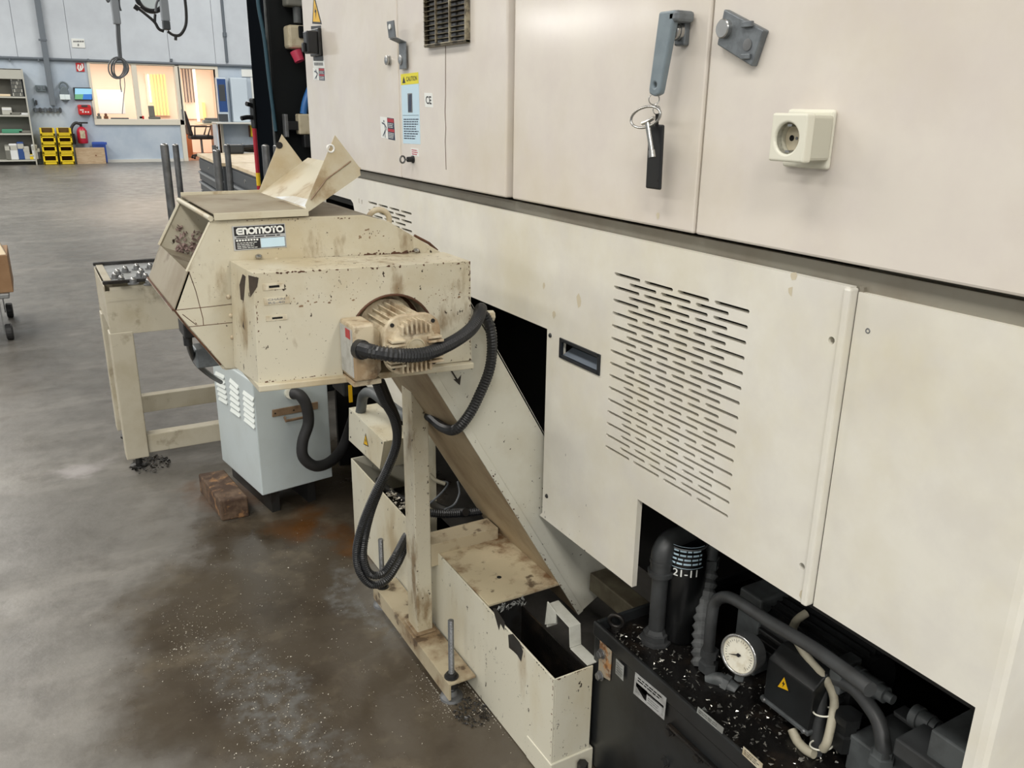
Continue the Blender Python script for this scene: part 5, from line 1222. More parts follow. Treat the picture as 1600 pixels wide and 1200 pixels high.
MB().box((tx-.004, y0_-.004, zb_-.006), (tx+.075, y1_+.004, zb_+.002)).build('box_flange', 'hydraulic_grey', tbx, bevel=.002)
triangle_sign(Q(AX(1213, 1073, tx-.0005), AX(1234.5, 1082, tx-.0005), AX(1215.5, 1050, tx-.0005)), tbx)
for y_ in (y0_+.006, y1_-.006):
    MB().lathe((tx-.004, y_, zb_-.001), (-1, 0, 0), [(0, .0045), (.003, .003)], 10).build('screw', 'dull_steel', tbx)
# beige cable, black hoses, valves
def hh(name, pts, r, mt, **k): return MB().hose(pts, r, k.get('n', 12)).build(name, mt, hyd, smooth=60)
hh('beige_cable', [AX(1260, 958, 1.13), AX(1246, 968, 1.11), AX(1239, 985, 1.09), AX(1250, 1010, 1.075), AX(1268, 1035, 1.07), AX(1288, 1058, 1.065), AX(1303, 1090, 1.07), AX(1300, 1125, 1.05), AX(1292, 1160, 1.03), AX(1286, 1170, 1.03)], .0075, 'beige_cable')
hh('beige_cable', [AX(1238, 1140, 1.04), AX(1246, 1158, 1.035), AX(1260, 1172, 1.03), AX(1272, 1178, 1.03)], .0085, 'beige_cable')
for p_ in (AX(1288, 1112, 1.055), AX(1283, 1164, 1.04)): MB().ring(p_, (0, .3, 1), .018, .0016, 20, 6).build('cable_tie', 'ivory_plastic', hyd, smooth=60)
hh('black_hose', [AX(1276, 1172, 1.05), AX(1280, 1120, 1.06), AX(1284, 1080, 1.07), AX(1296, 1062, 1.08), AX(1330, 1072, 1.08), AX(1356, 1100, 1.07), AX(1374, 1130, 1.06), AX(1380, 1165, 1.05), AX(1382, 1180, 1.05)], .0125, 'pipe_black', n=14)
MB().lathe(AX(1270, 1190, 1.045), (0, 0, 1), [(0, .019), (.014, .019), (.015, .015), (.024, .015)], 6).build('hose_nut', 'hydraulic_grey', hyd)
MB().lathe(AX(1376, 1192, 1.05), (0, 0, 1), [(0, .020), (.016, .020), (.017, .016), (.028, .016)], 6).build('hose_nut', 'hydraulic_grey', hyd)
MB().lathe(AX(1318, 1165, 1.07), (0, 0, 1), [(0, .024), (.030, .024), (.032, .019), (.05, .019), (.051, .023), (.066, .023)], 6).build('check_valve', 'black_paint', hyd)
yb0 = AX(1500, 1190, 1.12).y
MB().box((1.06, AX(1480, 1150, 1.09).y-.02, ZH-.024), (1.20, .70, ZH+.045)).build('manifold_block', 'hydraulic_grey', hyd, bevel=.003)
def vcyl(p, q_, r, name='solenoid_valve'):
    d = (q_-p); o = MB().lathe(p, d, [(0, r*1.15), (.012, r*1.15), (.013, r), (d.length*.62, r), (d.length*.63, r*.86), (d.length*.82, r*.86), (d.length*.83, r*.55), (d.length, r*.5)], 18).build(name, 'hydraulic_grey', hyd, smooth=35); return o
vcyl(AX(1336, 1055, 1.09), AX(1396, 1094, 1.09), .0165)
vcyl(AX(1428, 1116, 1.09), AX(1474, 1144, 1.09), .0155)
MB().box(AX(1333, 1052, 1.10)+V((-.03, .0, -.035)), AX(1333, 1052, 1.10)+V((.02, .025, .022))).build('valve_body', 'hydraulic_grey', hyd, bevel=.003)
MB().hexa([AX(1395, 1110, 1.1), AX(1436, 1140, 1.1), AX(1440, 1150, 1.1), AX(1396, 1118, 1.1)]+[x_+V((.03, 0, 0)) for x_ in (AX(1395, 1110, 1.1), AX(1436, 1140, 1.1), AX(1440, 1150, 1.1), AX(1396, 1118, 1.1))]).build('valve_bar', 'pipe_black', hyd, bevel=.002)
MB().box(AX(1440, 1165, 1.03)+V((-.02, -.05, -.03)), AX(1440, 1165, 1.03)+V((.05, .03, .0))).build('end_block', 'pipe_black', hyd, bevel=.003)
MB().box(AX(1490, 1165, 1.03)+V((-.01, -.03, -.05)), AX(1490, 1165, 1.03)+V((.10, .03, .01))).build('end_block', 'hydraulic_grey', hyd, bevel=.003)
# swarf lying on the oily top
random.seed(11); mb = MB()
for i in range(620):
    t_ = random.random(); x_ = random.uniform(XH_+.008, 1.10); y_ = YH1-.02-t_*.62
    c_ = V((x_, y_, ZH-.0225)); s_ = random.uniform(.0015, .006)
    mb.add([c_+V((random.uniform(-s_, s_), random.uniform(-s_, s_), random.uniform(0, s_*1.2))) for _ in range(4)], [(0, 1, 2), (0, 2, 3), (0, 1, 3), (1, 2, 3)])
o = mb.build('metal_swarf', 'chip_metal', loc=(1.0, .9, ZH-.023)); tag(o, 'bright metal swarf scattered over the oily hydraulic unit top', 'swarf', kind='stuff')
# chips on the floor
mb = MB()
for i in range(2600):
    k = random.random()
    if k < .45:
        t_ = random.random(); cx_, cy_ = .22+.30*t_*.6, 2.25-.85*t_; x_ = random.gauss(cx_, .07); y_ = random.gauss(cy_, .10)
    elif k < .7: x_, y_ = random.gauss(.80, .03), random.gauss(1.57, .07); x_ = min(x_, .800)
    else: x_, y_ = random.gauss(.45, .20), random.gauss(2.1, .42)
    if x_ > .80 or y_ > 2.68: continue
    if .70 < x_ and 1.5 < y_ < 2.1 and random.random() < .5: x_ -= .08
    s_ = random.uniform(.0008, .0027); c_ = V((x_, y_, .0008))
    mb.add([c_+V((random.uniform(-s_, s_), random.uniform(-s_, s_), random.uniform(-.0006, s_*.8))) for _ in range(4)], [(0, 1, 2), (0, 2, 3), (0, 1, 3), (1, 2, 3)])
o = mb.build('metal_chips', 'chip_pale', loc=(.4, 2, 0)); tag(o, 'fine pale metal chips strewn over the stained floor', 'metal chips', kind='stuff')

def heap(name, label, cx, cy, r, n, mt, zmax, smax):
    rnd = random.Random(n); mb = MB()
    for i in range(n):
        a = rnd.uniform(0, 6.283); q_ = r*math.sqrt(rnd.random()); s_ = rnd.uniform(.3, 1)*smax
        c_ = V((cx+q_*math.cos(a), cy+q_*math.sin(a)*1.2, zmax*(1-q_/r)*rnd.random()+.0012))
        mb.add([c_+V((rnd.uniform(-s_, s_), rnd.uniform(-s_, s_), rnd.uniform(-.001, s_*.7))) for _ in range(4)], [(0, 1, 2), (0, 2, 3), (0, 1, 3), (1, 2, 3)])
    tag(mb.build(name, mt, loc=(cx, cy, 0)), label, 'swarf', kind='stuff')
heap('swarf_heap', 'dark heap of metal swarf on the floor at the near levelling bolt', .765, 1.50, .045, 260, 'bare_dark_metal', .012, .006)
heap('oily_debris', 'black oily debris on the floor at the foot of the ball table', .285, 3.44, .075, 220, 'black_greasy', .022, .012)

# ================================================================ BLACK MACHINE COLUMN BEYOND THE ENCLOSURE
YCc = 4.0
ca, cb_ = AY(415, 0, YCc), AY(433, 290, YCc); xc = (ca.x+cb_.x)/2
yfar_ = AX(394, 125, xc).y
colm = thing('machine_column', 'tall black machine column standing behind the cream enclosure', 'machine', (xc+.5, YCc+.5, 0))
MB().box((xc+.004, YCc, 0), (xc+1.2, yfar_, 3.0)).build('column_body', 'column_black', colm, bevel=.01)
MB().box((xc, YCc+.02, 0), (xc+.006, yfar_-.01, 3.0)).build('side_plate', 'column_dark', colm)
MB().tube([(xc, YCc, 0), (xc, YCc, 3.0)], .006, 6).build('corner_bead', 'hydraulic_grey', colm, smooth=50)
hose('teal_hose', 'dark teal hose running up the black machine column', [AY(431, 205, YCc-.012), AY(420, 120, YCc-.012), AY(413, 60, YCc-.012), AY(404, 10, YCc-.012), AY(401, -30, YCc-.012)], .008, 'hose_teal', cat='hose')
def CY(u, v, d=0): return AY(u, v, YCc-d)
bx = thing('socket_box', 'beige socket box with a pink-red plug on the black machine column', 'socket box', tuple(CY(463, 58)))
a, b = CY(450, 38, .09), CY(482, 84, .09)
MB().box((a.x, YCc-.09, b.z+.02), (b.x+.05, YCc-.001, a.z)).build('housing', 'beige_plug', bx, bevel=.012)
a2 = CY(466, 40, .10); b2 = CY(478, 60, .10); MB().box((a2.x, YCc-.105, b2.z), (b2.x, YCc-.09, a2.z)).build('flap', 'column_black', bx, bevel=.006)
a2 = CY(462, 80, .08); MB().cyl(a2, a2+V((.012, -.012, -.042)), .026, .022, n=14).build('plug', 'pink_red', bx, smooth=50)
a2 = CY(465, 36, .05); MB().cyl(a2, a2+V((0, 0, .10)), .018, n=12).build('conduit_stub', 'hydraulic_grey', bx, smooth=50)
tb_ = thing('terminal_housing', 'grey housing at the top of the black machine column', 'box', tuple(CY(462, 0)))
a, b = CY(446, -30, .08), CY(486, 11, .08); MB().box((a.x, YCc-.08, b.z), (b.x, YCc-.001, a.z)).build('housing', 'shelf_dark', tb_, bevel=.008)
MB().cyl((a.x+.05, YCc-.085, b.z+.04), (a.x+.05, YCc-.08, b.z+.04), .012, n=10).build('cover_screw', 'dull_steel', tb_)
cn = thing('plug_connector', 'beige plug connector on a blue hose beside the black column', 'connector', tuple(CY(474, 190)))
a, b = CY(465, 178, .06), CY(486, 210, .06)
MB().box((a.x, YCc-.075, b.z), (b.x, YCc-.015, a.z)).build('body', 'beige_plug', cn, bevel=.006)
MB().box((a.x+.02, YCc-.070, b.z-.06), (b.x-.01, YCc-.02, b.z)).build('base', 'plastic_black', cn, bevel=.006)
MB().hose([CY(474, 178, .045), CY(477, 160, .045), CY(484, 140, .04), CY(492, 120, .03)], .016, 10).build('blue_hose', 'hose_blue', cn, smooth=60)
tk_ = thing('toggle_clamp', 'small black toggle fitting on the black machine column', 'fitting', tuple(CY(456, 196)))
a = CY(455, 196, 0); MB().box(a+V((-.03, -.06, -.02)), a+V((.05, -.001, .02))).build('arm', 'plastic_black', tk_, bevel=.004); MB().box(a+V((-.045, -.065, -.05)), a+V((-.03, -.02, .05))).build('bar', 'dull_steel', tk_, bevel=.003)
lv = thing('black_levers', 'pair of black levers sticking out left of the black column', 'lever', tuple(AX(398, 180, xc)))
for (u0, v0, u1, v1) in ((398, 168, 385, 162), (398, 184, 377, 185)):
    p = AX(u0, v0, xc); q = AY(u1, v1, p.y-.02); MB().hose([p+V((.0, 0, 0)), p.lerp(q, .5)+V((0, 0, .004)), q], .011, 8).build('lever', 'plastic_black', lv, smooth=50)
p = AX(398, 184, xc); MB().box(p+V((-.012, -.04, -.05)), p+V((.0, .04, .09))).build('valve_body', 'column_black', lv, bevel=.006)

# ================================================================ TOOL CHESTS, POST
def chest(near, farp, zt, depth, name_l, low):
    a = AZ(*near, zt); b = AZ(*farp, zt); e = (b-a); L = e.length; e = e.normalized(); nrm_ = V((e.y, -e.x, 0)) 
    if nrm_.x < 0: nrm_ = -nrm_
    r = thing('tool_chest', name_l, 'tool chest', tuple((a+b)/2*1.0-V((0, 0, zt))), 'grey tool chests by the column')
    def G(s, t, z): return V((a.x, a.y, 0))+e*s+nrm_*t+V((0, 0, z))
    def bl(mb, s0, s1, t0, t1, z0, z1): return mb.hexa([G(s0, t0, z0), G(s1, t0, z0), G(s1, t1, z0), G(s0, t1, z0), G(s0, t0, z1), G(s1, t0, z1), G(s1, t1, z1), G(s0, t1, z1)])
    bl(MB(), 0, L, .01, depth, .12, zt-.03).build('body', 'chest_grey', r, bevel=.006)
    bl(MB(), -.01, L+.01, -.01, depth+.01, zt-.03, zt).build('bench_top', 'bench_wood', r, bevel=.004)
    z = zt-.05
    bl(MB(), .01, L-.01, 0, .012, z-.10, z).build('fascia', 'chest_grey', r, bevel=.003)
    for s in (.12, L*.55): p = G(s, -.003, z-.05); MB().cyl(p, p+nrm_*.006, .016, n=12).build('lock', 'steel', r)
    z -= .11
    for h in (.10, .10, .12, .14, .14):
        if z-h < .13: break
        o = bl(MB(), .015, L-.015, -.006, .012, z-h+.006, z-.004).build('drawer', 'chest_grey', r, bevel=.003)
        bl(MB(), .03, L-.03, -.022, -.006, z-.028, z-.008).build('handle', 'chest_handle', o, bevel=.004)
        z -= h
    for s in (.08, L-.08):
        for t in (.08, depth-.08): MB().cyl(G(s, t-.02, .06), G(s, t+.02, .06), .06, n=14).cyl(G(s, t, .08), G(s, t, .13), .02, n=8).build('caster', 'rubber_dark', r, smooth=40)
    return r, G, L
r1, G1, L1 = chest((345.5, 254.5), (309.5, 239.5), .93, .62, 'grey tool chest with a wooden top, farther of two past the steel rods', 0)
r2, G2, L2 = chest((412, 274), (360, 255.1), .93, .62, 'grey tool chest with a wooden top, nearer of two beside the red post', 0)
hp = G1(L1-.14, .40, .93)
tl = thing('clamp_tool', 'dark clamp tool with two handles lying at the far corner of the farther tool chest', 'tool', tuple(hp))
MB().box(hp+V((-.16, -.07, .0)), hp+V((.02, .07, .09))).build('head', 'chest_grey', tl, bevel=.02)
MB().hose([hp+V((.0, -.03, .06)), hp+V((.12, -.05, .07)), hp+V((.34, -.06, .085))], .022, 8).build('handle', 'plastic_black', tl, smooth=50)
MB().hose([hp+V((.0, .03, .04)), hp+V((.12, .03, .03)), hp+V((.34, .02, .025))], .022, 8).build('handle', 'plastic_black', tl, smooth=50)
MB().cyl(hp+V((.02, -.03, .095)), hp+V((.02, -.03, .1)), .02, n=10).build('pivot', 'steel', tl)
wb = thing('white_box', 'flat white box lying on the nearer tool chest', 'box', tuple(G2(L2*.25, .35, .93)))
p = G2(L2*.25, .35, .93); MB().box(p+V((-.14, -.10, .001)), p+V((.18, .10, .03))).build('box', 'print_white', wb, bevel=.004); MB().box(p+V((-.145, -.105, .03)), p+V((.185, .105, .045))).build('lid', 'tray_white', wb, bevel=.004)
# red and yellow post
py = 5.2; p0 = AY(398, 218, py); p1 = AY(403, 270, py); p2 = AY(404, 290, py)
po = thing('marking_post', 'thin red and yellow post standing in front of the black column', 'post', (p1.x, py, 0))
MB().cyl((p1.x, py, p1.z), (p1.x, py, p0.z+.08), .013, n=12).build('red_section', 'post_red', po, smooth=40)
MB().cyl((p1.x, py, p2.z-.0), (p1.x, py, p1.z), .0135, n=12).build('yellow_section', 'post_yellow', po, smooth=40)
MB().cyl((p1.x, py, .02), (p1.x, py, p2.z), .013, n=12).build('red_section', 'post_red', po, smooth=40)
MB().lathe((p1.x, py, 0), (0, 0, 1), [(0, .10), (.015, .095), (.02, .02)], 16).build('foot', 'rubber_dark', po, smooth=30)

# ================================================================ TROLLEY AT THE LEFT EDGE
w1 = AZ(2, 532, 0); w2 = AZ(2, 503, 0)
tx_ = w1.x+.0
zc = AY(10, 452, w1.y+.1).z
tr = thing('trolley', 'low grey metal trolley carrying a cardboard box at the left edge', 'trolley', (tx_-.4, w1.y+.3, 0))
xr_ = AY(14, 455, w1.y).x
MB().box((xr_-.8, w1.y-.05, zc-.03), (xr_, w1.y+.75, zc)).build('deck', 'cart_metal', tr, bevel=.006)
for (dx, dy) in ((-.03, 0), (-.03, .65), (-.75, 0), (-.75, .65)):
    a = V((xr_+dx-.005, w1.y+dy, 0))
    o = MB().cyl((a.x-.02, a.y, .05), (a.x+.02, a.y, .05), .05, n=18).build('caster', 'rubber_dark', tr, bevel=.008)
    MB().prism([(a.x-.030, a.y-.02, .04), (a.x-.030, a.y+.02, .04), (a.x-.030, a.y+.045, zc-.03), (a.x-.030, a.y-.045, zc-.03)], (.006, 0, 0)).build('leg', 'cart_metal', tr)
zt_ = AY(13, 380, w1.y+.35).z
xb_ = AY(20, 448, w1.y-.02).x
zb1 = AY(20, 398, w1.y-.02).z
cbx = thing('cardboard_box', 'brown cardboard box with pale flap standing on the trolley', 'box', (xb_-.3, w1.y+.2, zc))
MB().box((xb_-.6, w1.y-.02, zc+.001), (xb_, w1.y+.42, zb1)).build('carton', 'cardboard', cbx, bevel=.004)
MB().hexa([(xb_-.6, w1.y-.01, zb1+.001), (xb_-.004, w1.y-.01, zb1+.001), (xb_-.03, w1.y+.41, zb1+.001), (xb_-.6, w1.y+.41, zb1+.001)]+[(xb_-.6, w1.y+.10, zb1+.05), (xb_-.03, w1.y+.10, zb1+.05), (xb_-.05, w1.y+.40, zb1+.05), (xb_-.6, w1.y+.40, zb1+.05)]).build('flap', 'cardboard_light', cbx, bevel=.004)

# ================================================================ BACK WALL FITTINGS
def wbox(u0, v0, u1, v1, d0, d1, mt, name, parent=None, bevel=.01):
    a = W(u0, v0, d1); b = W(u1, v1, d1); return MB().box((a.x, YW-d1, b.z), (b.x, YW-d0, a.z)).build(name, mt, parent, bevel=bevel)
def wthing(name, label, cat, u, v, d=0, group=None): return thing(name, label, cat, tuple(W(u, v, d)), group)
# open shelf unit
p_ = AZ(59, 257.5, 0); ysh = p_.y; xs1 = p_.x; xs0 = xs1-2.0; zs1 = AY(40, 108, ysh).z
sh = thing('shelf_unit', 'grey open shelf unit against the back wall at the left edge', 'shelf', (xs1-1, ysh+.2, 0))
MB().box((xs1-.03, ysh, 0), (xs1, YW-.08, zs1)).build('side_panel', 'shelf_grey', sh, bevel=.004); MB().box((xs0, ysh, 0), (xs0+.03, YW-.08, zs1)).build('side_panel', 'shelf_grey', sh, bevel=.004)
MB().box((xs0+.03, YW-.10, 0), (xs1-.03, YW-.08, zs1)).build('back_panel', 'shelf_dark', sh); MB().box((xs0+.03, ysh, zs1-.22), (xs1-.03, ysh+.03, zs1)).build('fascia', 'shelf_grey', sh, bevel=.004)
MB().box((xs0+.03, ysh, zs1-.02), (xs1-.03, YW-.1, zs1)).build('top', 'shelf_grey', sh)
zz = []
for v in (152, 181, 209.5, 251):
    z = AY(30, v, ysh).z; zz.append(z); MB().box((xs0+.03, ysh+.005, z-.02), (xs1-.03, YW-.1, z+.015)).build('shelf', 'shelf_grey', sh, bevel=.003)
def item(name, label, cat, u, dv, w_, h_, mt, lvl, dep=.2, grp=None, lid=None):
    x_ = AY(u, 180, ysh+.08).x; z = zz[lvl]+.016; r = thing(name, label, cat, (x_, ysh+.12, z), grp)
    MB().box((x_-w_/2, ysh+.05, z), (x_+w_/2, ysh+.05+dep, z+h_)).build('body', mt, r, bevel=min(.02, h_*.2))
    if lid: MB().box((x_-w_/2*.9, ysh+.045, z+h_*.62), (x_+w_/2*.9, ysh+.05, z+h_*.9)).build('front_strip', lid, r)
    return r
x_ = AY(31, 140, ysh).x; z = zz[0]+.016
dc = thing('parts_drawers', 'dark small-parts drawer cabinet on the top shelf of the shelf unit', 'drawer cabinet', (x_, ysh+.1, z))
xr1 = xs1-.05; xl1 = AY(18, 140, ysh).x; hz = .43
MB().box((xl1, ysh+.05, z), (xr1, ysh+.25, z+hz)).build('frame', 'chest_grey', dc, bevel=.006)
for i in range(5):
    for k in range(6):
        a0 = xl1+.012+k*(xr1-xl1-.02)/6; z0 = z+.01+i*(hz-.02)/5
        MB().box((a0, ysh+.04, z0), (a0+(xr1-xl1-.02)/6-.012, ysh+.05, z0+(hz-.02)/5-.014)).build('drawer', 'shelf_grey' if (i*5+k*3) % 4 == 0 else 'shelf_dark', dc)
item('small_box', 'pale paper bag lying on the top shelf of the shelf unit', 'bag', 8, 0, .35, .05, 'cardboard_light', 0)
item('small_box', 'grey cube box on the second shelf of the shelf unit', 'box', 12, 0, .20, .17, 'shelf_grey', 1, lid='wall_white')
item('flat_part', 'white flat part at the right of the second shelf', 'part', 38, 0, .18, .05, 'wall_white', 1)
item('dark_part', 'dark flat part in the middle of the second shelf', 'part', 25, 0, .25, .06, 'shelf_dark', 1)
item('green_pad', 'green pad on the third shelf of the shelf unit', 'pad', 15, 0, .42, .09, 'green_thing', 2)
item('dark_part', 'dark tool part right of the green pad', 'part', 35, 0, .26, .06, 'shelf_dark', 2)
for u, w_, h_, mt, lb in ((3, .12, .34, 'shelf_dark', 'dark upright box at the left of the lowest shelf'), (12, .17, .36, 'wall_white', 'pale carton at the left of the lowest shelf'), (24, .14, .40, 'cabinet_dark_blue', 'dark blue bundle on the lowest shelf'), (32, .13, .30, 'shelf_grey', 'grey carton in the middle of the lowest shelf'), (39, .10, .12, 'yellow_plastic', 'small yellow item on the lowest shelf'), (45.5, .12, .34, 'wall_white', 'white carton at the right of the lowest shelf'), (51, .07, .28, 'chest_grey', 'dark grey bottle at the right end of the lowest shelf')):
    item('stored_box', lb, 'box', u, 0, w_, h_, mt, 3, lid='shelf_grey')
# trunking and sockets
tg = wthing('cable_trunking', 'grey vertical cable trunking running down the back wall', 'trunking', 73, 100)
a = W(83, 165, .05); MB().box((a.x-.06, YW-.14, a.z), (a.x+.06, YW-.03, 6.4)).build('duct', 'trunk_grey', tg, bevel=.01); MB().box((a.x-.10, YW-.15, W(75, 62).z-.04), (a.x+.075, YW-.14, W(75, 62).z)).build('coupling', 'pipe_grey', tg)
hk = wthing('hook_rail', 'grey rail with six hooks at the foot of the cable trunking', 'hook rail', 75, 172)
wbox(52, 169, 97, 175, .0, .05, 'trunk_grey', 'rail', hk)
for i in range(6): wbox(53+i*7.8, 168, 57.5+i*7.8, 176, .05, .10, 'chest_grey' if i % 2 else 'pipe_grey', 'hook', hk)
sg = wthing('wall_sign', 'small white sign high on the back wall', 'sign', 122, 67); o = wbox(111, 60, 133.5, 75, .02, .04, 'print_white', 'plate', sg, .004)
q = Q(W(111, 75, .041), W(133.5, 75, .041), W(111, 60, .041)); s = MB(); q.lines(s, .15, .55, .9, .82, 1, .6, .002, .05); q.flat(s, [(.44, .2), (.56, .2), (.54, .45), (.46, .45)], .002); s.build('print', 'print_grey', sg)
fs_ = wthing('fire_hose_sign', 'square red fire sign with a white flame symbol on the back wall', 'sign', 125, 105); wbox(118, 98, 132.5, 112, .0, .02, 'red_paint', 'plate', fs_, .003)
q = Q(W(118, 112, .021), W(132.5, 112, .021), W(118, 98, .021)); s = MB(); q.stroke(s, [(.3, .75), (.25, .4), (.4, .15), (.62, .2), (.8, .5), (.7, .85)], .03, .002); q.flat(s, [(.42, .3), (.58, .25), (.66, .55), (.5, .8), (.46, .55)], .002); s.build('symbol', 'print_white', fs_)
sbx = wthing('switch_box', 'flat grey switch box on the back wall beside the trunking', 'switch box', 64, 138); wbox(55, 133, 73, 143, 0, .08, 'grey_thing', 'box', sbx, .01); wbox(58, 135, 63, 140, .08, .1, 'pipe_grey', 'switch', sbx, .005); wbox(66, 135, 71, 140, .08, .1, 'pipe_grey', 'switch', sbx, .005)
bk = wthing('wall_bracket', 'small dark bracket on the back wall above the hook rail', 'bracket', 55, 159); wbox(51.5, 153, 54.5, 166, 0, .05, 'grey_thing', 'arm', bk, .01); wbox(54.5, 156, 59, 164, 0, .09, 'chest_grey', 'clip', bk, .02)
hm = wthing('hose_holder', 'rounded grey holder with two pale pads hanging on the back wall', 'holder', 101, 145)
c0 = W(101, 149, .06); k = W(110, 149, .06).x-c0.x
MB().prism([(c0.x+k*1.05*math.cos(a)*(1 if math.sin(a) < 0 else .78), YW-.12, c0.z+k*1.15*math.sin(a)*(1 if math.sin(a) < 0 else 1.45)) for a in [i*2*math.pi/24 for i in range(24)]], (0, .11, 0)).build('shell', 'grey_thing', hm, bevel=.02)
for dx in (-.45, .45): MB().box((c0.x+k*dx-.055, YW-.14, c0.z-k*.8), (c0.x+k*dx+.055, YW-.12, c0.z+.02)).build('pad', 'disc_white', hm, bevel=.01)
MB().ring((c0.x, YW-.07, c0.z+k*1.65), (0, 1, 0), .09, .025, 16, 6).build('handle', 'grey_thing', hm, smooth=50)
pc = wthing('wall_screen', 'black-framed screen showing a landscape on the back wall', 'screen', 129, 146); wbox(114, 136.5, 145, 157, 0, .06, 'plastic_black', 'frame', pc, .01)
q = Q(W(117, 155, .061), W(143.5, 155.5, .061), W(117, 138, .061)); s = MB(); q.flat(s, [(0, .45), (1, .5), (1, 1), (0, 1)], .002); s.build('sky', 'screen_sky', pc); s = MB(); q.flat(s, [(.45, 0), (1, 0), (1, .5), (.5, .47)], .002); s.build('sea', 'screen_blue', pc); s = MB(); q.flat(s, [(0, 0), (.45, 0), (.5, .47), (0, .45)], .002); s.build('land', 'screen_green', pc)
fa = wthing('first_aid_box', 'red first aid box with pale symbols below the wall screen', 'first aid box', 132, 171); wbox(121, 163.5, 144, 180, 0, .16, 'red_paint', 'box', fa, .03)
q = Q(W(123, 178, .161), W(143, 178.5, .161), W(122, 165, .161)); s = MB(); q.flat(s, [(.12, .42), (.42, .45), (.42, .55), (.12, .55)], .002); 
for a in (.28, .5, .7): q.flat(s, [(a, .18), (a+.12, .18), (a+.12, .34), (a, .34)], .002)
s.build('symbols', 'print_white', fa); wbox(127, 164, 137, 167, .16, .18, 'chest_grey', 'latch', fa, .004)
# yellow bins: two stacks of four
yb = YW-.55
rows = [(200, 213), (213.5, 227), (227.5, 241.5), (241.5, 256.5)]
nm = ['topmost', 'second from top', 'third from top', 'lowest']
for r_i, (v0, v1) in enumerate(rows):
    for c_i, (u0, u1) in enumerate(((61, 87), (87.5, 113))):
        sh_ = r_i*1.9
        a = AY(u0+sh_*.9, v0, yb); b = AY(u1+sh_*.9, v1, yb)
        bn = thing('storage_bin', 'yellow open-fronted storage bin, %s of the %s stack' % (nm[r_i], ('left', 'right')[c_i]), 'bin', ((a.x+b.x)/2, yb+.2, b.z), 'yellow storage bins by the shelf unit')
        x0, x1, z0, z1 = a.x+.008, b.x-.008, max(b.z, 0)+.004, a.z
        if r_i == 3: z0 = 0.0
        h = z1-z0
        MB().box((x0, yb, z0), (x1, yb+.42, z0+.02)).box((x0, yb, z0), (x0+.035, yb+.42, z1)).box((x1-.035, yb, z0), (x1, yb+.42, z1)).box((x0, yb+.40, z0), (x1, yb+.42, z1)).box((x0, yb, z0), (x1, yb+.02, z0+h*.38)).build('shell', 'yellow_plastic', bn, bevel=.006)
        MB().box((x0, yb-.012, z0+h*.30), (x1, yb+.004, z0+h*.42)).build('front_lip', 'yellow_plastic', bn, bevel=.004)
        if r_i: MB().box((x0, yb, z1-h*.16), (x1, yb+.01, z1)).build('top_rail', 'yellow_plastic', bn, bevel=.003)
        MB().box((x0+.036, yb+.38, z0+.022), (x1-.036, yb+.398, z1-.004)).build('liner', 'bin_inside', bn)
# extinguisher
ex = thing('fire_extinguisher', 'red fire extinguisher with a black hose hanging by the back wall', 'fire extinguisher', tuple(W(129, 215, .15)))
xe = W(129, 215, .15).x; z0 = W(129, 224, .15).z; z1 = W(128, 198, .15).z
MB().lathe((xe, YW-.15, z0), (0, 0, 1), [(0, .10), (.03, .115), (z1-z0-.10, .115), (z1-z0-.03, .08), (z1-z0, .04)], 18).build('cylinder', 'extinguisher_red', ex, smooth=50)
MB().box((xe-.05, YW-.27, z0+.12), (xe+.06, YW-.255, z0+.3)).build('label', 'beige_plug', ex)
MB().cyl((xe, YW-.15, z1), (xe, YW-.15, z1+.08), .03, n=10).box((xe-.03, YW-.17, z1+.07), (xe+.16, YW-.13, z1+.11)).build('valve', 'bare_dark_metal', ex, bevel=.004)
MB().hose([(xe, YW-.17, z1+.06), (xe-.12, YW-.18, z1+.08), (xe-.22, YW-.18, z1-.06), (xe-.22, YW-.18, z0+.05)], .035, 10).build('hose', 'rubber_dark', ex, smooth=60)
MB().cyl((xe-.22, YW-.18, z0-.02), (xe-.22, YW-.18, z1-.16), .055, n=12).build('horn', 'plastic_black', ex, smooth=50)
# wooden box and blue crate
p0 = AZ(121, 256.5, 0); p1 = AZ(166, 255.5, 0); zt_ = AY(140, 231, p0.y).z
bw = thing('wooden_box', 'plain wooden box on the floor below the fire extinguisher', 'box', ((p0.x+p1.x)/2, p0.y+.25, 0))
x0, x1, y0 = p0.x, p1.x, p0.y
MB().box((x0, y0, 0), (x1, y0+.025, zt_)).build('front_board', 'ply_wood', bw, bevel=.004); MB().box((x0, y0+.17, 0), (x1, y0+.195, zt_)).build('back_board', 'ply_wood', bw, bevel=.004)
for x_ in (x0, x1-.025): MB().box((x_, y0+.025, 0), (x_+.025, y0+.17, zt_)).build('side_board', 'ply_wood', bw, bevel=.003)
MB().box((x0+.025, y0+.025, 0), (x1-.025, y0+.17, zt_-.08)).build('contents', 'wood_brown', bw)
MB().cyl(AY(150, 243, y0-.002), AY(150, 243, y0+.001), .018, n=10).build('finger_hole', 'wood_brown', bw)
bc = thing('blue_crate', 'blue plastic crate standing behind the wooden box', 'crate', tuple(AZ(160, 251, 0)))
pb_ = AY(169, 250, YW-.3); MB().box((AY(148, 250, YW-.3).x, YW-.22, 0), (pb_.x, YW-.06, AY(160, 222, YW-.3).z)).build('shell', 'blue_plastic', bc, bevel=.03)
MB().box((AY(147, 250, YW-.31).x, YW-.315, AY(160, 226, YW-.31).z), (pb_.x+.02, YW-.30, AY(160, 222, YW-.31).z)).build('rim', 'blue_plastic', bc, bevel=.008)
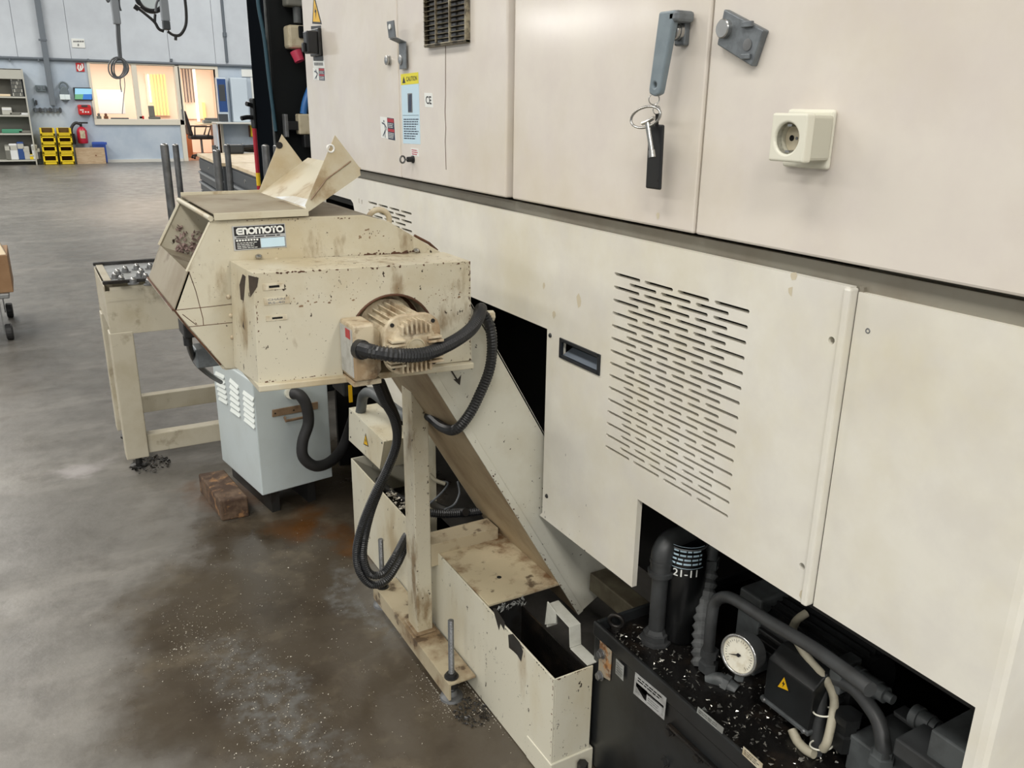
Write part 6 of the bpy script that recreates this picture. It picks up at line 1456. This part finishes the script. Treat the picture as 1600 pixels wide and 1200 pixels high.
# cabinet right of the doorway
kb_ = wthing('wall_cabinet', 'pale blue cabinet with an open dark blue front beside the doorway', 'cabinet', 362, 155)
wbox(359.5, 121, 391, 191, .06, .30, 'cabinet_blue', 'door_leaf', kb_, .02); wbox(337.5, 121, 359, 191, .06, .26, 'cabinet_blue', 'carcass', kb_, .02)
wbox(338.5, 123, 356.5, 175, .26, .27, 'cabinet_dark_blue', 'blue_front', kb_, .004); wbox(341, 132, 353, 158, .27, .275, 'chest_grey', 'glass_panel', kb_, .003); wbox(341, 178, 357, 190, .26, .27, 'chest_grey', 'lower_flap', kb_, .003)
ct = wthing('wall_counter', 'narrow pale counter beneath the pale blue cabinet', 'counter', 365, 192); wbox(338, 191.2, 399, 194, .0, .62, 'skirting', 'top', ct, .01); wbox(340, 194, 343, 253, .0, .5, 'cabinet_blue', 'side', ct, .01)
yx = wthing('yellow_case', 'small yellow case on the wall below the counter', 'case', 394, 204); wbox(391, 195.5, 399, 214, 0, .2, 'yellow_plastic', 'case', yx, .03); wbox(390, 196, 391.5, 214, 0, .18, 'wood_brown', 'strap', yx, .01)
pn = wthing('wall_panel_white', 'bright white panel on the wall right of the pale cabinet', 'panel', 396, 130); wbox(377, 108, 420, 121, .0, .03, 'print_white', 'sheet', pn, .004); wbox(391.5, 121, 420, 170, .0, .03, 'print_white', 'sheet', pn, .004)
cdt = wthing('conduit_pipe', 'thin grey conduit running down the upper back wall', 'pipe', 350, 50); a = W(355, 97, .05); MB().cyl((a.x, YW-.05, a.z), (a.x, YW-.05, 6.4), .035, n=8).build('pipe', 'pipe_grey', cdt, smooth=40)
b = W(351, 54, .05); MB().cyl((a.x, YW-.05, b.z-.05), (a.x, YW-.05, b.z+.05), .05, n=8).build('coupling', 'pipe_grey', cdt, smooth=40)
# small things on the window ledge
for u, mt, lb in ((155, 'shelf_dark', 'tiny dark figure at the left of the office window ledge'), (166, 'wood_brown', 'tiny brown item on the office window ledge')):
    p = W(u, 185.5, .0); o = MB().box((p.x-.05, YW-.04, ws), (p.x+.05, YW+.01, ws+.07)).ball((p.x, YW-.015, ws+.10), .035, 8, 6).build('ledge_item', mt, bevel=.01, loc=(p.x, YW, ws)); tag(o, lb, 'ornament')
p0, p1 = W(173, 186), W(201, 186); o = MB().box((p0.x, YW-.045, ws), (p1.x, YW+.01, ws+.03)).build('window_squeegee', 'chest_grey', bevel=.006, loc=(p0.x, YW, ws)); tag(o, 'long dark flat bar lying on the office window ledge', 'bar')
p = W(221, 184); o = MB().box((p.x-.06, YW-.04, ws), (p.x+.06, YW+.01, ws+.08)).build('red_item', 'red_paint', bevel=.015, loc=(p.x, YW, ws)); tag(o, 'small red item on the office window ledge', 'ornament')
p = W(242, 184); o = MB().box((p.x-.14, YW+.05, ws), (p.x+.14, YW+.11, ws+.06)).box((p.x-.12, YW+.05, ws+.06), (p.x+.02, YW+.10, ws+.32)).build('desk_clock', 'shelf_dark', bevel=.01, loc=(p.x, YW, ws)); tag(o, 'dark stand with a pale board on the office window ledge', 'stand')

# ================================================================ HANGING CABLES
YD = 12.0
def D(u, v, d=0): return AY(u, v, YD+d)
hd = thing('hanging_drop', 'grey hanging cable drop with a coiled lead in front of the office window', 'cable drop', tuple(D(180, 20)))
a, b = D(183, 38), D(177, 0)
MB().box((a.x-.045, YD-.04, a.z), (a.x+.045, YD+.04, 6.5)).build('drop_tube', 'bar_grey', hd, bevel=.015)
for du in (-1.2, 1.6): MB().hose([D(184+du, 38), D(185+du, 60), D(187.5+du*.8, 90)], .016, 8).build('lead', 'cord_grey', hd, smooth=60)
mb = MB()
for k, (cu, cv, ru, rv) in enumerate(((184, 106, 14, 16), (185, 107, 11, 15), (186, 107, 8, 14), (187, 107, 12, 13), (183, 105, 9, 15))):
    mb.tube([D(cu+ru*1.1*math.cos(t)+.25*(16-abs(rv*math.sin(t)))*.2, cv+rv*1.05*math.sin(t), k*.03) for t in [i*2*math.pi/22 for i in range(22)]], .009, 6, closed=True)
mb.build('coil', 'cord_grey', hd, smooth=60)
MB().hose([D(188, 121), D(188, 132), D(190, 144)], .007, 6).build('thin_lead', 'trunk_grey', hd, smooth=60); MB().hose([D(194, 121), D(195, 135), D(193, 155), D(191, 178)], .005, 6).build('thin_lead', 'trunk_grey', hd, smooth=60)
MB().hose([D(173, -6), D(169, 3), D(165, -4)], .012, 6).build('loop', 'cord_grey', hd, smooth=60); MB().hose([D(186, -6), D(186.5, 8), D(189, 17)], .012, 6).build('hook_lead', 'cord_grey', hd, smooth=60)
h2 = thing('hanging_drop', 'grey hanging cable drop with black leads near the round white disc', 'cable drop', tuple(D(260, 20)))
a = D(261.5, 47); MB().box((a.x-.055, YD-.05, a.z+.10), (a.x+.04, YD+.05, 6.5)).build('drop_tube', 'bar_grey', h2, bevel=.012)
MB().box((a.x-.05, YD-.055, a.z), (a.x+.035, YD+.055, a.z+.10)).build('end_socket', 'chest_grey', h2, bevel=.01)
MB().hose([D(212, 10), D(225, 20), D(241, 34), D(248, 45), D(256, 49)], .018, 8).build('lead', 'rubber_dark', h2, smooth=60)
MB().hose([D(262, 49), D(272, 55), D(282, 54), D(290, 40), D(291, 20), D(288, -10)], .018, 8).build('lead', 'rubber_dark', h2, smooth=60)
MB().cyl(D(210, 9), D(217, 14), .035, n=10).build('plug', 'plastic_black', h2, smooth=50); MB().cyl(D(274.5, 55), D(274.5, 63), .018, n=8).build('plug', 'plastic_black', h2, smooth=50)
MB().hose([D(242, 36), D(242, 28), D(242.5, 22)], .016, 8).build('lead', 'rubber_dark', h2, smooth=60); MB().hose([D(243, 18), D(245, 4), D(251, -4)], .014, 8).build('lead', 'cord_grey', h2, smooth=60)
dcx = D(235, -4, 1.0); rd = (D(235, 17, 1.0)-dcx).length
ds = thing('round_disc', 'round white disc with a dark rim hanging at the top of the view', 'disc', tuple(dcx))
MB().cyl(dcx+V((0, -.02, 0)), dcx+V((0, .02, 0)), rd*.94, n=36).build('face', 'disc_white', ds); MB().ring(dcx, (0, 1, 0), rd, .035, 36, 8).build('rim', 'plastic_black', ds, smooth=60)
MB().cyl(dcx+V((0, 0, rd)), (dcx.x, dcx.y, 6.5), .015, n=8).build('hanger', 'bar_grey', ds, smooth=50)
